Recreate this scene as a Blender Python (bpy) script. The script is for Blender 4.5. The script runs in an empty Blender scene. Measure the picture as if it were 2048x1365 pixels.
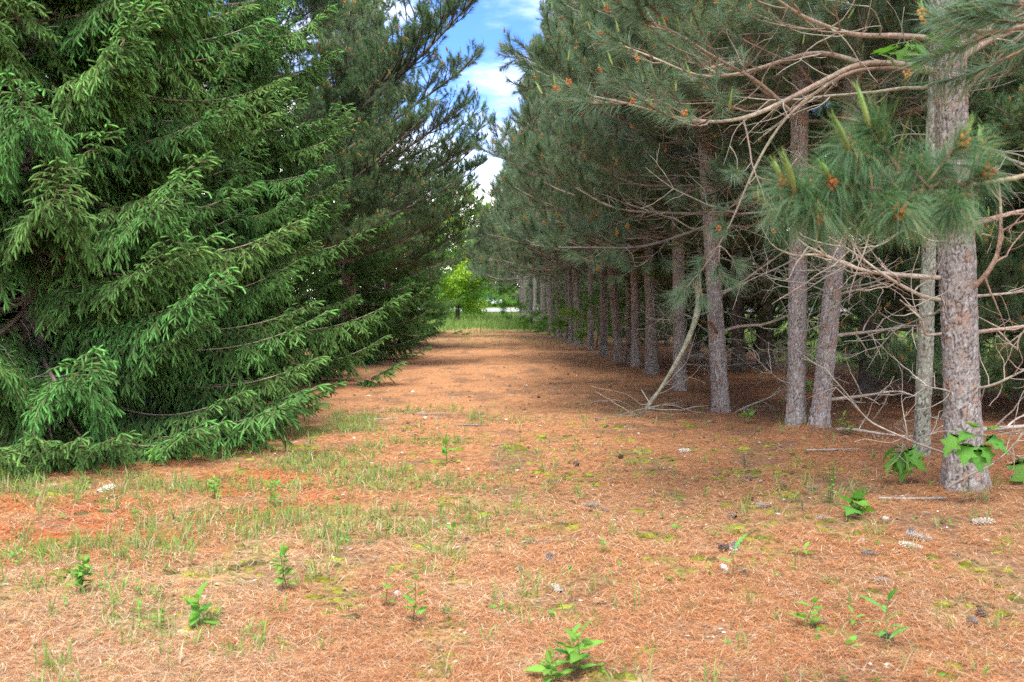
import bpy, math
import numpy as np
from mathutils import Matrix, Vector

# ------------------------------------------------------------------ camera, sky, sun, exposure
SC = bpy.context.scene
COL = SC.collection
LENS, CAM_H, PITCH = 35.0, 1.5, math.radians(2.5)
F = 2048 * LENS / 36.0
cam = bpy.data.cameras.new("camera")
cam.lens = LENS; cam.sensor_width = 36; cam.clip_start = 0.05; cam.clip_end = 3000
cam.dof.use_dof = True; cam.dof.focus_distance = 10.5; cam.dof.aperture_fstop = 4.5
camo = bpy.data.objects.new("camera", cam); COL.objects.link(camo)
camo.location = (0, 0, CAM_H); camo.rotation_euler = (math.pi / 2 - PITCH, 0, 0)
SC.camera = camo

SUN_EL, SUN_AZ = math.radians(63), math.radians(186)      # azimuth clockwise from +Y: behind the camera, along the path
world = bpy.data.worlds.new("World"); SC.world = world; world.use_nodes = True
nt = world.node_tree; nt.nodes.clear()
def wn(t, **k):
    n = nt.nodes.new(t)
    for a, b in k.items(): setattr(n, a, b)
    return n
w_out = wn("ShaderNodeOutputWorld"); w_bg = wn("ShaderNodeBackground"); w_bg.inputs[1].default_value = 0.105
sky = wn("ShaderNodeTexSky", sky_type='NISHITA', sun_disc=False, sun_elevation=SUN_EL, sun_rotation=SUN_AZ,
         altitude=200, air_density=1.0, dust_density=0.6, ozone_density=2.5)
tc = wn("ShaderNodeTexCoord"); sep = wn("ShaderNodeSeparateXYZ")
mp = wn("ShaderNodeMapping"); mp.inputs["Scale"].default_value = (1.0, 1.0, 3.2); mp.inputs["Location"].default_value = (15.07, 23.1, 8.47)
cn = wn("ShaderNodeTexNoise"); cn.inputs["Scale"].default_value = 3.1; cn.inputs["Detail"].default_value = 8; cn.inputs["Roughness"].default_value = 0.58
nt.links.new(tc.outputs["Generated"], mp.inputs[0]); nt.links.new(mp.outputs[0], cn.inputs["Vector"])
nt.links.new(tc.outputs["Generated"], sep.inputs[0])
low = wn("ShaderNodeMapRange"); low.inputs[1].default_value = 0.07; low.inputs[2].default_value = 0.175; low.inputs[3].default_value = 0.36; low.inputs[4].default_value = 0.0
nt.links.new(sep.outputs[2], low.inputs[0])
addn = wn("ShaderNodeMath", operation='ADD'); nt.links.new(cn.outputs[0], addn.inputs[0]); nt.links.new(low.outputs[0], addn.inputs[1])
cr = wn("ShaderNodeMapRange", interpolation_type='SMOOTHSTEP'); cr.inputs[1].default_value = 0.42; cr.inputs[2].default_value = 0.76
nt.links.new(addn.outputs[0], cr.inputs[0])
cmix = wn("ShaderNodeMixRGB"); nt.links.new(cr.outputs[0], cmix.inputs[0]); tint = wn('ShaderNodeMixRGB', blend_type='MULTIPLY'); tint.inputs[0].default_value = 1; tint.inputs[2].default_value = (.33, .50, .86, 1); nt.links.new(sky.outputs[0], tint.inputs[1]); nt.links.new(tint.outputs[0], cmix.inputs[1])
cmix.inputs[2].default_value = (12.8, 12.3, 11.3, 1)
nt.links.new(cmix.outputs[0], w_bg.inputs[0]); nt.links.new(w_bg.outputs[0], w_out.inputs[0])

sun = bpy.data.lights.new("sun", 'SUN'); sun.energy = 2.2; sun.angle = math.radians(24); sun.color = (1.0, 0.95, 0.86)
suno = bpy.data.objects.new("sun", sun); COL.objects.link(suno)
sd = Vector((math.sin(SUN_AZ) * math.cos(SUN_EL), math.cos(SUN_AZ) * math.cos(SUN_EL), math.sin(SUN_EL)))
suno.rotation_euler = sd.to_track_quat('Z', 'Y').to_euler(); suno.location = (0, -20, 40)

SC.view_settings.view_transform = 'Standard'; SC.view_settings.look = 'None'
SC.view_settings.exposure = 2.06; SC.view_settings.gamma = 1.0; SC.view_settings.use_curve_mapping = False
SC.render.engine = 'CYCLES'
SC.cycles.max_bounces = 5; SC.cycles.diffuse_bounces = 4; SC.cycles.glossy_bounces = 2
SC.cycles.transmission_bounces = 3; SC.cycles.transparent_max_bounces = 4
SC.cycles.caustics_reflective = False; SC.cycles.caustics_refractive = False
SC.cycles.use_adaptive_sampling = True; SC.cycles.adaptive_threshold = 0.01
SC.cycles.use_denoising = False
SC.render.use_persistent_data = False

# ------------------------------------------------------------------ helpers
R = np.random.default_rng(7)
cp, sp = math.cos(PITCH), math.sin(PITCH)
def at(px, py, Y):
    """the point at depth Y (metres in front of the camera) seen at photograph pixel px, py"""
    x, y = (px - 1024) / F, (682.5 - py) / F
    d = np.array([x, cp + y * sp, -sp + y * cp])
    return np.array([0, 0, CAM_H]) + d * (Y / d[1])
def gd(px, py):
    """the point on level ground seen at a photograph pixel"""
    x, y = (px - 1024) / F, (682.5 - py) / F
    d = np.array([x, cp + y * sp, -sp + y * cp])
    return np.array([0, 0, CAM_H]) + d * (CAM_H / -d[2])

def hsh(i, j, s):
    h = (i.astype(np.int64) * 374761393 + j.astype(np.int64) * 668265263 + s * 1442695041) & 0xffffffff
    h = ((h ^ (h >> 13)) * 1274126177) & 0xffffffff
    h = (h ^ (h >> 16)) & 0xffffff
    return h / float(0xffffff)
def vn(x, y, s=0):
    x = np.asarray(x, float); y = np.asarray(y, float)
    i, j = np.floor(x), np.floor(y); u, v = x - i, y - j
    u = u * u * (3 - 2 * u); v = v * v * (3 - 2 * v)
    a, b, c, d = hsh(i, j, s), hsh(i + 1, j, s), hsh(i, j + 1, s), hsh(i + 1, j + 1, s)
    return (a * (1 - u) + b * u) * (1 - v) + (c * (1 - u) + d * u) * v
def fbm(x, y, s=0, o=4):
    t = 0; a = 0.5; n = 0
    for k in range(o):
        t = t + a * vn(x, y, s + k * 17); n += a; a *= 0.5; x = x * 2.03 + 3.1; y = y * 2.03 + 7.7
    return t / n
def sstep(a, b, x): 
    t = np.clip((x - a) / (b - a), 0, 1); return t * t * (3 - 2 * t)
def nrm(v): return v / np.maximum(np.linalg.norm(v, axis=-1, keepdims=True), 1e-9)

MOUNDS = [gd(*p) for p in ((1930, 992), (1592, 868), (1638, 872), (1442, 828), (1360, 786), (1304, 754), (1272, 738), (1238, 726), (1842, 930))]
def gz(x, y):
    """height of the ground, with needles piled at the nearer trunks"""
    x = np.asarray(x, float); y = np.asarray(y, float)
    near = np.clip(1.6 - y / 40, 0.3, 1)
    pile = 0
    for m_ in MOUNDS: pile = pile + .06 * np.exp(-np.minimum(((x - m_[0]) ** 2 + (y - m_[1]) ** 2) / .075, 50))
    return (pile + 0.14 * (fbm(x * .35, y * .35, 3) - .5) + near * 0.05 * (fbm(x * 2.2, y * 2.2, 5) - .5) + near * 0.022 * (fbm(x * 9, y * 9, 9) - .5)
            + 0.05 * np.exp(-((x - 4.2) / 1.6) ** 2) * sstep(5, 9, y))

class MB:
    def __init__(s): s.v = []; s.t = []; s.c = []; s.m = []; s.n = 0
    def add(s, v, t, c, m=0):
        v = np.asarray(v, float).reshape(-1, 3); t = np.asarray(t, int).reshape(-1, 3)
        c = np.broadcast_to(np.asarray(c, float), v.shape)
        s.v.append(v); s.t.append(t + s.n); s.c.append(c); s.m.append(np.full(len(t), m)); s.n += len(v)
    def tube(s, pts, rad, sides=6, col=(.2, .15, .1), m=0, cap=True):
        pts = np.asarray(pts, float); n = len(pts); rad = np.broadcast_to(np.asarray(rad, float), (n,))
        if n >= 8 and m == 0: rad = rad * (.88 + .3 * vn(np.arange(n) * .8 + s.n * .13, np.full(n, 1.7), 8))
        tg = nrm(np.gradient(pts, axis=0))
        ref = np.array([0, 0, 1.]) if abs(tg[:, 2]).mean() < .8 else np.array([1., 0, 0])
        a = nrm(np.cross(tg, ref)); b = np.cross(tg, a)
        th = np.arange(sides) / sides * 2 * math.pi
        ring = pts[:, None] + rad[:, None, None] * (np.cos(th)[None, :, None] * a[:, None] + np.sin(th)[None, :, None] * b[:, None])
        v = ring.reshape(-1, 3)
        i = np.arange(n - 1)[:, None] * sides; k = np.arange(sides)[None]; k2 = (k + 1) % sides
        q = np.stack([i + k, i + k2, i + sides + k2, i + sides + k], -1).reshape(-1, 4)
        t = np.concatenate([q[:, [0, 1, 2]], q[:, [0, 2, 3]]])
        if cap:
            v = np.concatenate([v, pts[-1:] + tg[-1:] * rad[-1] * .6])
            e = (n - 1) * sides
            t = np.concatenate([t, np.stack([e + np.arange(sides), e + (np.arange(sides) + 1) % sides, np.full(sides, n * sides)], -1)])
        c = np.asarray(col, float)
        if c.ndim == 1 and n >= 8 and m == 0:     # bark of branches is never one even tone
            w_ = vn(np.arange(n) * .55 + s.n * .37, np.full(n, s.n * .11), 5); c = c[None] * (.72 + .56 * w_[:, None]); c = c * np.array([1, 1 - .06 * 0, 1.0]) + (vn(np.arange(n) * .3 + s.n, np.full(n, 2.2), 6) > .62)[:, None] * np.array([.03, .05, .03])
        if c.ndim == 2: c = np.repeat(c, sides, 0); c = np.concatenate([c, c[-1:]]) if cap else c
        s.add(v, t, c, m)
    def tmpl(s):
        return (np.concatenate(s.v), np.concatenate(s.t), np.concatenate(s.c), np.concatenate(s.m))
    def stamp(s, T, P, D, S=1.0, cm=1.0, roll=None, rng=R, sx=None):
        P = np.asarray(P, float).reshape(-1, 3); N = len(P)
        if N == 0: return
        X = nrm(np.broadcast_to(np.asarray(D, float), (N, 3)))
        S = np.broadcast_to(np.asarray(S, float), (N,)); SX = S if sx is None else np.broadcast_to(np.asarray(sx, float), (N,))
        up = np.where((np.abs(X[:, 2]) > .97)[:, None], np.array([0., 1, 0]), np.array([0, 0, 1.]))
        Yv = nrm(np.cross(up, X)); Z = np.cross(X, Yv)
        ro = rng.uniform(0, 6.283, N) if roll is None else np.broadcast_to(np.asarray(roll, float), (N,))
        c, q = np.cos(ro)[:, None], np.sin(ro)[:, None]
        Yv, Z = Yv * c + Z * q, Z * c - Yv * q
        v, t, col, m = T
        V = (P[:, None] + SX[:, None, None] * v[None, :, 0:1] * X[:, None] + S[:, None, None] * (v[None, :, 1:2] * Yv[:, None] + v[None, :, 2:3] * Z[:, None]))
        tt = t[None] + (np.arange(N) * len(v))[:, None, None]
        cm = np.asarray(cm, float)
        if cm.ndim == 0: cm = np.full((N, 1), float(cm))
        elif cm.ndim == 1: cm = cm.reshape(N, 1) if len(cm) == N else np.broadcast_to(cm, (N, 3))
        cc = np.clip(col[None] * cm[:, None, :], 0, 1)
        s.v.append(V.reshape(-1, 3)); s.t.append(tt.reshape(-1, 3) + s.n); s.c.append(cc.reshape(-1, 3)); s.m.append(np.tile(m, N)); s.n += N * len(v)
    def mesh(s, name, mats, smooth=False):
        v = np.concatenate(s.v).astype(np.float32); t = np.concatenate(s.t).astype(np.int32); c = np.concatenate(s.c); m = np.concatenate(s.m).astype(np.int32)
        me = bpy.data.meshes.new(name)
        me.vertices.add(len(v)); me.vertices.foreach_set("co", v.ravel())
        me.loops.add(t.size); me.loops.foreach_set("vertex_index", t.ravel())
        me.polygons.add(len(t)); me.polygons.foreach_set("loop_start", np.arange(0, t.size, 3, dtype=np.int32))
        me.polygons.foreach_set("material_index", m)
        me.polygons.foreach_set("use_smooth", np.full(len(t), bool(smooth)) if not isinstance(smooth, (set, frozenset)) else np.isin(m, list(smooth)))
        at_ = me.attributes.new("Col", 'FLOAT_COLOR', 'POINT')
        at_.data.foreach_set("color", np.concatenate([c, np.ones((len(c), 1))], 1).astype(np.float32).ravel())
        for x in mats: me.materials.append(x)
        me.update(calc_edges=True)
        return me

def link(name, me, parent=None, loc=(0, 0, 0), mat=None):
    o = bpy.data.objects.new(name, me); COL.objects.link(o)
    if parent: o.parent = parent
    if mat is not None: o.matrix_basis = mat
    else: o.location = loc
    return o
def tag(o, label, cat, group=None, kind=None):
    o["label"] = label
    if cat: o["category"] = cat
    if group: o["group"] = group
    if kind: o["kind"] = kind
    return o
def thing(name, loc, label, cat, group=None):
    return tag(link(name, None, None, tuple(float(q) for q in loc)), label, cat, group)
def frame(base, d, roll=0.0, s=1.0, mirror=False, sx=None):
    """matrix that lays local +X along d at base, local Z as far up as it goes"""
    X = Vector(d).normalized(); up = Vector((0, 0, 1)) if abs(X.z) < .97 else Vector((0, 1, 0))
    Y = up.cross(X).normalized(); Z = X.cross(Y)
    M = Matrix((X, Y, Z)).transposed().to_4x4()
    M = M @ Matrix.Rotation(roll, 4, 'X') @ Matrix.Diagonal((sx or s, -s if mirror else s, s, 1))
    M.translation = Vector([float(q) for q in base])
    return M

# ------------------------------------------------------------------ materials
def mat(name, rough=.7, spec=.25, trans=0.0, bump=None, var=0.12, noise=None, transcol=(1.1, 1.25, .6), hue=0.0):
    m = bpy.data.materials.new(name); m.use_nodes = True; n = m.node_tree; L = n.links
    b = n.nodes["Principled BSDF"]; out = n.nodes["Material Output"]
    a = n.nodes.new("ShaderNodeAttribute"); a.attribute_name = "Col"
    oi = n.nodes.new("ShaderNodeObjectInfo")
    mr = n.nodes.new("ShaderNodeMapRange"); mr.inputs[3].default_value = 1 - var; mr.inputs[4].default_value = 1 + var
    L.new(oi.outputs["Random"], mr.inputs[0])
    hs = n.nodes.new("ShaderNodeHueSaturation"); L.new(mr.outputs[0], hs.inputs["Value"]); L.new(a.outputs[0], hs.inputs["Color"])
    if hue:
        mh = n.nodes.new("ShaderNodeMapRange"); mh.inputs[3].default_value = .5 - hue; mh.inputs[4].default_value = .5 + hue
        fr = n.nodes.new("ShaderNodeMath"); fr.operation = 'MULTIPLY'; fr.inputs[1].default_value = 7.31; L.new(oi.outputs["Random"], fr.inputs[0])
        f2 = n.nodes.new("ShaderNodeMath"); f2.operation = 'FRACT'; L.new(fr.outputs[0], f2.inputs[0]); L.new(f2.outputs[0], mh.inputs[0]); L.new(mh.outputs[0], hs.inputs["Hue"])
    src = hs.outputs[0]
    if noise:
        tcn = n.nodes.new("ShaderNodeTexCoord"); nz = n.nodes.new("ShaderNodeTexNoise"); nz.inputs["Scale"].default_value = noise[0]; nz.inputs["Detail"].default_value = 6
        L.new(tcn.outputs["Object"], nz.inputs["Vector"])
        m2 = n.nodes.new("ShaderNodeMapRange"); m2.inputs[1].default_value = .25; m2.inputs[2].default_value = .75; m2.inputs[3].default_value = 1 - noise[1]; m2.inputs[4].default_value = 1 + noise[1]
        L.new(nz.outputs[0], m2.inputs[0])
        mm = n.nodes.new("ShaderNodeVectorMath"); mm.operation = 'SCALE'; L.new(src, mm.inputs[0]); L.new(m2.outputs[0], mm.inputs["Scale"]); src = mm.outputs[0]
        if bump:
            bp = n.nodes.new("ShaderNodeBump"); bp.inputs["Strength"].default_value = bump[0]; bp.inputs["Distance"].default_value = bump[1]
            L.new(nz.outputs[0], bp.inputs["Height"]); L.new(bp.outputs[0], b.inputs["Normal"])
    L.new(src, b.inputs["Base Color"]); b.inputs["Roughness"].default_value = rough
    b.inputs["Specular IOR Level"].default_value = spec
    if trans:
        tr = n.nodes.new("ShaderNodeBsdfTranslucent"); mx = n.nodes.new("ShaderNodeMixShader"); mx.inputs[0].default_value = trans
        tm = n.nodes.new("ShaderNodeMixRGB"); tm.blend_type = 'MULTIPLY'; tm.inputs[0].default_value = 1; tm.inputs[2].default_value = (*transcol, 1)
        L.new(src, tm.inputs[1]); L.new(tm.outputs[0], tr.inputs[0])
        L.new(b.outputs[0], mx.inputs[1]); L.new(tr.outputs[0], mx.inputs[2]); L.new(mx.outputs[0], out.inputs[0])
    return m
M_WOOD = mat("twig_wood", .9, .08, noise=(34, .38), bump=(.9, .008), var=.15)
M_BARK = mat("flaky_bark", .88, .12, noise=(55, .22), bump=(.6, .006), var=.10)
M_SPRUCE = mat("spruce_needles", .6, .15, trans=.3, var=.2, hue=.018, transcol=(1.1, 1.2, .7))
M_PINE = mat("pine_needles", .45, .35, trans=.36, var=.18, hue=.015, transcol=(1.1, 1.2, .75))
M_LEAF = mat("broad_leaves", .6, .2, trans=.4, var=.2, hue=.02, noise=(30, .28))
M_GRASS = mat("grass_blades", .6, .25, trans=.35, var=.0)
M_LITTER = mat("dry_needles", .75, .2, trans=.1, var=0, transcol=(1.2, 1, .8))
M_STONE = mat("stone", .9, .2, noise=(18, .2), bump=(.5, .01), var=.15)
M_PAINT = mat("car_paint", .3, .5, var=0)

# ------------------------------------------------------------------ ground (one sheet) and masks
def masks(x, y):
    n1 = fbm(x * .6, y * .6, 21) - .5; n2 = fbm(x * 2.5, y * 2.5, 31)
    edge = 45 + 8 * n1 + 2.0 * (n2 - .5)
    field = np.maximum(sstep(edge - 2, edge + 3, y), sstep(6.4, 7.6, x + 3 * n1 - .06 * np.clip(22 - y, 0, 10)) * sstep(9, 13, y + 3 * n1))
    field = np.maximum(field, sstep(11, 13, -x + 2 * n1))
    pc = -1.0 - 0.046 * (y - 10)                               # centre line of the track
    verge = sstep(.5, 1.9, -(x - pc) + 2.2 * n1 - .5) * sstep(22, 30, y) * .75
    verge = np.maximum(verge, .55 * sstep(.47, .66, n2) * sstep(26, 36, y))
    gr = sstep(.42, .60, fbm(x * 1.1 + 4, y * 1.1, 41)) * np.exp(-((x + 1.35 + .02 * y) / 1.25) ** 2) * sstep(2, 4, y) * (1 - sstep(11.5, 15, y))
    gr = np.maximum(gr, .9 * sstep(.45, .62, fbm(x * 1.4, y * 1.4, 44)) * sstep(1.0, 2.2, -x) * (1 - sstep(9, 11, y)))
    gr = np.maximum(gr, .55 * sstep(.5, .62, fbm(x * 1.7, y * 1.7, 47)) * np.exp(-((x - 2.4) / .7) ** 2) * np.exp(-((y - 6.6) / 1.3) ** 2))
    moss = sstep(.57, .68, fbm(x * 3.4 + 9, y * 3.4, 51, 5)) * (1 - sstep(9, 14, y)) * sstep(-2.2, -1.2, .9 - x + 0 * y)
    sand = sstep(.62, .70, fbm(x * 2.0, y * 2.0, 61)) * np.exp(-((x - .5) / 1.6) ** 2) * (1 - sstep(5.2, 6.6, y))
    rust = sstep(.50, .60, fbm(x * .9 + 2, y * 1.8, 71)) * sstep(.9, 1.9, -x) * sstep(5.0, 6.2, y) * (1 - sstep(8.2, 9.6, y))
    straw = (.25 + .75 * sstep(.38, .6, fbm(x * 1.2, y * 1.2, 81))) * (1 - sstep(5.5, 9.5, y)) * (.5 + .5 * sstep(1.2, -.6, x))
    return field, verge, gr, moss, sand, rust, straw
def axis_nodes(a, lo, hi, step, grow, far_lo, far_hi):
    mid = np.arange(lo, hi + 1e-6, step)
    out_hi = [hi]; s = step
    while out_hi[-1] < far_hi: s *= grow; out_hi.append(out_hi[-1] + s)
    out_lo = [lo]; s = step
    while out_lo[-1] > far_lo: s *= grow; out_lo.append(out_lo[-1] - s)
    return np.concatenate([np.array(out_lo[1:][::-1]), mid, np.array(out_hi[1:])])
gx = axis_nodes(0, -4.5, 5.5, .06, 1.12, -500, 500)
gy = axis_nodes(0, 3.2, 11.0, .055, 1.035, -60, 900)
GX, GY = np.meshgrid(gx, gy, indexing='ij')
gv = np.stack([GX, GY, gz(GX, GY)], -1).reshape(-1, 3)
nx, ny = len(gx), len(gy)
i = np.arange(nx - 1)[:, None] * ny; j = np.arange(ny - 1)[None]
q = np.stack([i + j, i + ny + j, i + ny + j + 1, i + j + 1], -1).reshape(-1, 4)
field, verge, gr, moss, sand, rust, straw = masks(gv[:, 0], gv[:, 1])
def mixc(c, col, k): return c * (1 - k[:, None]) + np.array(col) * k[:, None]
fine = fbm(gv[:, 0] * 7, gv[:, 1] * 7, 91)
c = np.tile(np.array([.335, .158, .070]), (len(gv), 1)) * (.8 + .4 * fine[:, None])
c = mixc(c, (.41, .205, .10), .8 * sstep(8, 14, gv[:, 1])); c = mixc(c, (.30, .13, .062), sstep(2.2, 3.6, gv[:, 0]) * .7 * sstep(6, 10, gv[:, 1]))      # darker along pine row; farther path raised to litter colour to offset weak light
c = mixc(c, (.40, .28, .145), straw * .65); c = mixc(c, (.17, .10, .06), .7 * sstep(.56, .70, fbm(gv[:, 0] * 2.3 + 5, gv[:, 1] * 2.3, 95, 5))); c = mixc(c, (.36, .09, .03), rust * .85)
c = mixc(c, (.43, .34, .21), sand * .9); c = mixc(c, (.16, .20, .05), gr * .4); c = mixc(c, (.17, .17, .045), moss * .7 * sstep(.42, .56, fbm(gv[:, 0] * 16, gv[:, 1] * 16, 55)))
c = mixc(c, (.14, .19, .05), verge * .7); c = mixc(c, (.16, .23, .055), field)
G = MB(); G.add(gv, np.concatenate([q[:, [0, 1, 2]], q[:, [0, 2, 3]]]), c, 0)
m = bpy.data.materials.new("needle_covered_ground"); m.use_nodes = True; n = m.node_tree; L = n.links; b = n.nodes["Principled BSDF"]
a = n.nodes.new("ShaderNodeAttribute"); a.attribute_name = "Col"; tcn = n.nodes.new("ShaderNodeTexCoord")
def noise_node(scale, detail, sv=(1, 1, 1)):
    mp_ = n.nodes.new("ShaderNodeMapping"); mp_.inputs["Scale"].default_value = sv; L.new(tcn.outputs["Object"], mp_.inputs[0])
    z = n.nodes.new("ShaderNodeTexNoise"); z.inputs["Scale"].default_value = scale; z.inputs["Detail"].default_value = detail; z.inputs["Roughness"].default_value = .7
    L.new(mp_.outputs[0], z.inputs["Vector"]); return z
n1 = noise_node(38, 8, (.35, 1, 1)); n2 = noise_node(38, 8, (1, .35, 1)); n3 = noise_node(3, 5)
mxn = n.nodes.new("ShaderNodeMath"); mxn.operation = 'MAXIMUM'; L.new(n1.outputs[0], mxn.inputs[0]); L.new(n2.outputs[0], mxn.inputs[1])
m1 = n.nodes.new("ShaderNodeMapRange"); m1.inputs[1].default_value = .38; m1.inputs[2].default_value = .75; m1.inputs[3].default_value = .35; m1.inputs[4].default_value = 1.55; L.new(mxn.outputs[0], m1.inputs[0])
m3 = n.nodes.new("ShaderNodeMapRange"); m3.inputs[1].default_value = .3; m3.inputs[2].default_value = .7; m3.inputs[3].default_value = .85; m3.inputs[4].default_value = 1.15; L.new(n3.outputs[0], m3.inputs[0])
mu = n.nodes.new("ShaderNodeMath"); mu.operation = 'MULTIPLY'; L.new(m1.outputs[0], mu.inputs[0]); L.new(m3.outputs[0], mu.inputs[1])
vs = n.nodes.new("ShaderNodeVectorMath"); vs.operation = 'SCALE'; L.new(a.outputs[0], vs.inputs[0]); L.new(mu.outputs[0], vs.inputs["Scale"])
L.new(vs.outputs[0], b.inputs["Base Color"]); b.inputs["Roughness"].default_value = .95; b.inputs["Specular IOR Level"].default_value = .1
bp = n.nodes.new("ShaderNodeBump"); bp.inputs["Strength"].default_value = .7; bp.inputs["Distance"].default_value = .02; L.new(mxn.outputs[0], bp.inputs["Height"]); L.new(bp.outputs[0], b.inputs["Normal"])
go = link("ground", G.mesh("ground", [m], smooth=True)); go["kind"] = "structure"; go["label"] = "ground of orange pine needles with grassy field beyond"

# ------------------------------------------------------------------ bark-covered trunks
def voro(u, v, seed, period):
    iu, iv = np.floor(u), np.floor(v)
    f1 = np.full(u.shape, 9.); f2 = np.full(u.shape, 9.); idx = np.zeros(u.shape)
    for du in (-1, 0, 1):
        for dv in (-1, 0, 1):
            ci, cj = iu + du, iv + dv; cw = np.mod(ci, period)
            pu = ci + .15 + .7 * hsh(cw, cj, seed); pv = cj + .15 + .7 * hsh(cw, cj, seed + 5)
            d = np.hypot(u - pu, v - pv); r = hsh(cw, cj, seed + 11)
            nearer = d < f1
            f2 = np.where(nearer, f1, np.minimum(f2, d)); idx = np.where(nearer, r, idx); f1 = np.where(nearer, d, f1)
    return f1, f2, idx
def trunk_mesh(name, pts, rads, sides, dz_fine, z_fine, seed, plate=.035, rel=.006, kind='red', flare=.25):
    """closed trunk with flaking bark plates; pts/rads: polyline with radii"""
    pts = np.asarray(pts, float); rads = np.asarray(rads, float); H = pts[-1, 2]
    z = np.concatenate([np.arange(-.12, min(z_fine, H), dz_fine), np.arange(min(z_fine, H), H, .12), [H]])
    cx, cy, rr = (np.interp(z, pts[:, 2], pts[:, 0]), np.interp(z, pts[:, 2], pts[:, 1]), np.interp(z, pts[:, 2], rads))
    k = np.ones(5) / 5
    rr = rr * (1 + flare * np.exp(-np.maximum(z, 0) / .22) + .05 * np.sin(z * 3.1 + seed))
    th = np.arange(sides) / sides * 2 * math.pi
    TH, Z = np.meshgrid(th, z); RR = np.repeat(rr[:, None], sides, 1)
    nc = max(6, int(round(2 * math.pi * rads[0] / plate)))
    U = TH / (2 * math.pi) * nc; V = Z / (plate * 1.9)
    cw, sw = np.cos(TH) * nc / 6.2832, np.sin(TH) * nc / 6.2832
    wob = 1.5 * (fbm(cw * .9 + V * .8, sw * .9 + V * .5, seed + 3) - .5); wob2 = 1.7 * (fbm(cw * 1.0 - V * .7, sw * .9 + V * .9, seed + 4) - .5)
    f1, f2, idx = voro(U + wob, V + wob2, seed, nc)
    g1, g2, jdx = voro(U * 2 + 1.6 * wob, V * 1.8 + 1.6 * wob2, seed + 40, nc * 2)
    crack = (1 - sstep(.02, .20, f2 - f1)) * (.35 + .65 * sstep(.3, .6, fbm(cw * .6 + 3, V * .5 + sw, seed + 6))); crack2 = 1 - sstep(.0, .2, g2 - g1)
    lobes = flare * .35 * np.exp(-np.maximum(Z, 0) / .14) * np.sin(TH * 5 + seed) * RR
    fade = np.where(Z < z_fine, 1, .4)
    D = rel * fade * (1.0 * idx + .5 * jdx - 1.3 * crack - .35 * crack2)
    RR = RR * (1 + .05 * (vn(TH / 6.2832 * 4 % 4, Z * 2.2, seed + 8) - .5)) + D + lobes
    v = np.stack([cx[:, None] + RR * np.cos(TH), cy[:, None] + RR * np.sin(TH), Z], -1).reshape(-1, 3)
    if kind == 'red': base, warm, dark, pale = (.262, .232, .208), (.30, .19, .135), (.07, .056, .048), (.38, .35, .325)
    elif kind == 'dark': base, warm, dark, pale = (.115, .095, .08), (.13, .085, .06), (.035, .028, .024), (.18, .165, .14)
    elif kind == 'lichen': base, warm, dark, pale = (.25, .25, .19), (.22, .18, .14), (.07, .065, .05), (.36, .38, .29)
    else: base, warm, dark, pale = (.22, .17, .14), (.25, .17, .12), (.08, .06, .05), (.28, .23, .2)
    sel = hsh(np.floor(idx * 997), np.floor(idx * 31), seed + 2).ravel(); sj = jdx.ravel()
    c = np.tile(np.array(base), (v.shape[0], 1)) * (.86 + .28 * sj[:, None])
    patch = sstep(.5, .7, fbm(U * .3, V * .25, seed + 60)).ravel()
    c = mixc(c, warm, ((sel > .88) * .6 + .4 * patch * (sel > .5)).clip(0, 1)); c = mixc(c, pale, ((sj > .72) & (sel < .6)) * .6)
    c = mixc(c, dark, np.clip(crack.ravel() * .85 + .3 * crack2.ravel(), 0, 1))
    up = sstep(3.0, 7, Z.ravel()); c = mixc(c, (.34, .18, .11) if kind == 'red' else base, up * .6)
    mb = MB(); nz = len(z)
    i = np.arange(nz - 1)[:, None] * sides; kk = np.arange(sides)[None]; k2 = (kk + 1) % sides
    q = np.stack([i + kk, i + k2, i + sides + k2, i + sides + kk], -1).reshape(-1, 4)
    mb.add(v, np.concatenate([q[:, [0, 1, 2]], q[:, [0, 2, 3]]]), c, 0)
    return mb.mesh(name, [M_BARK], smooth=True)

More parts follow.
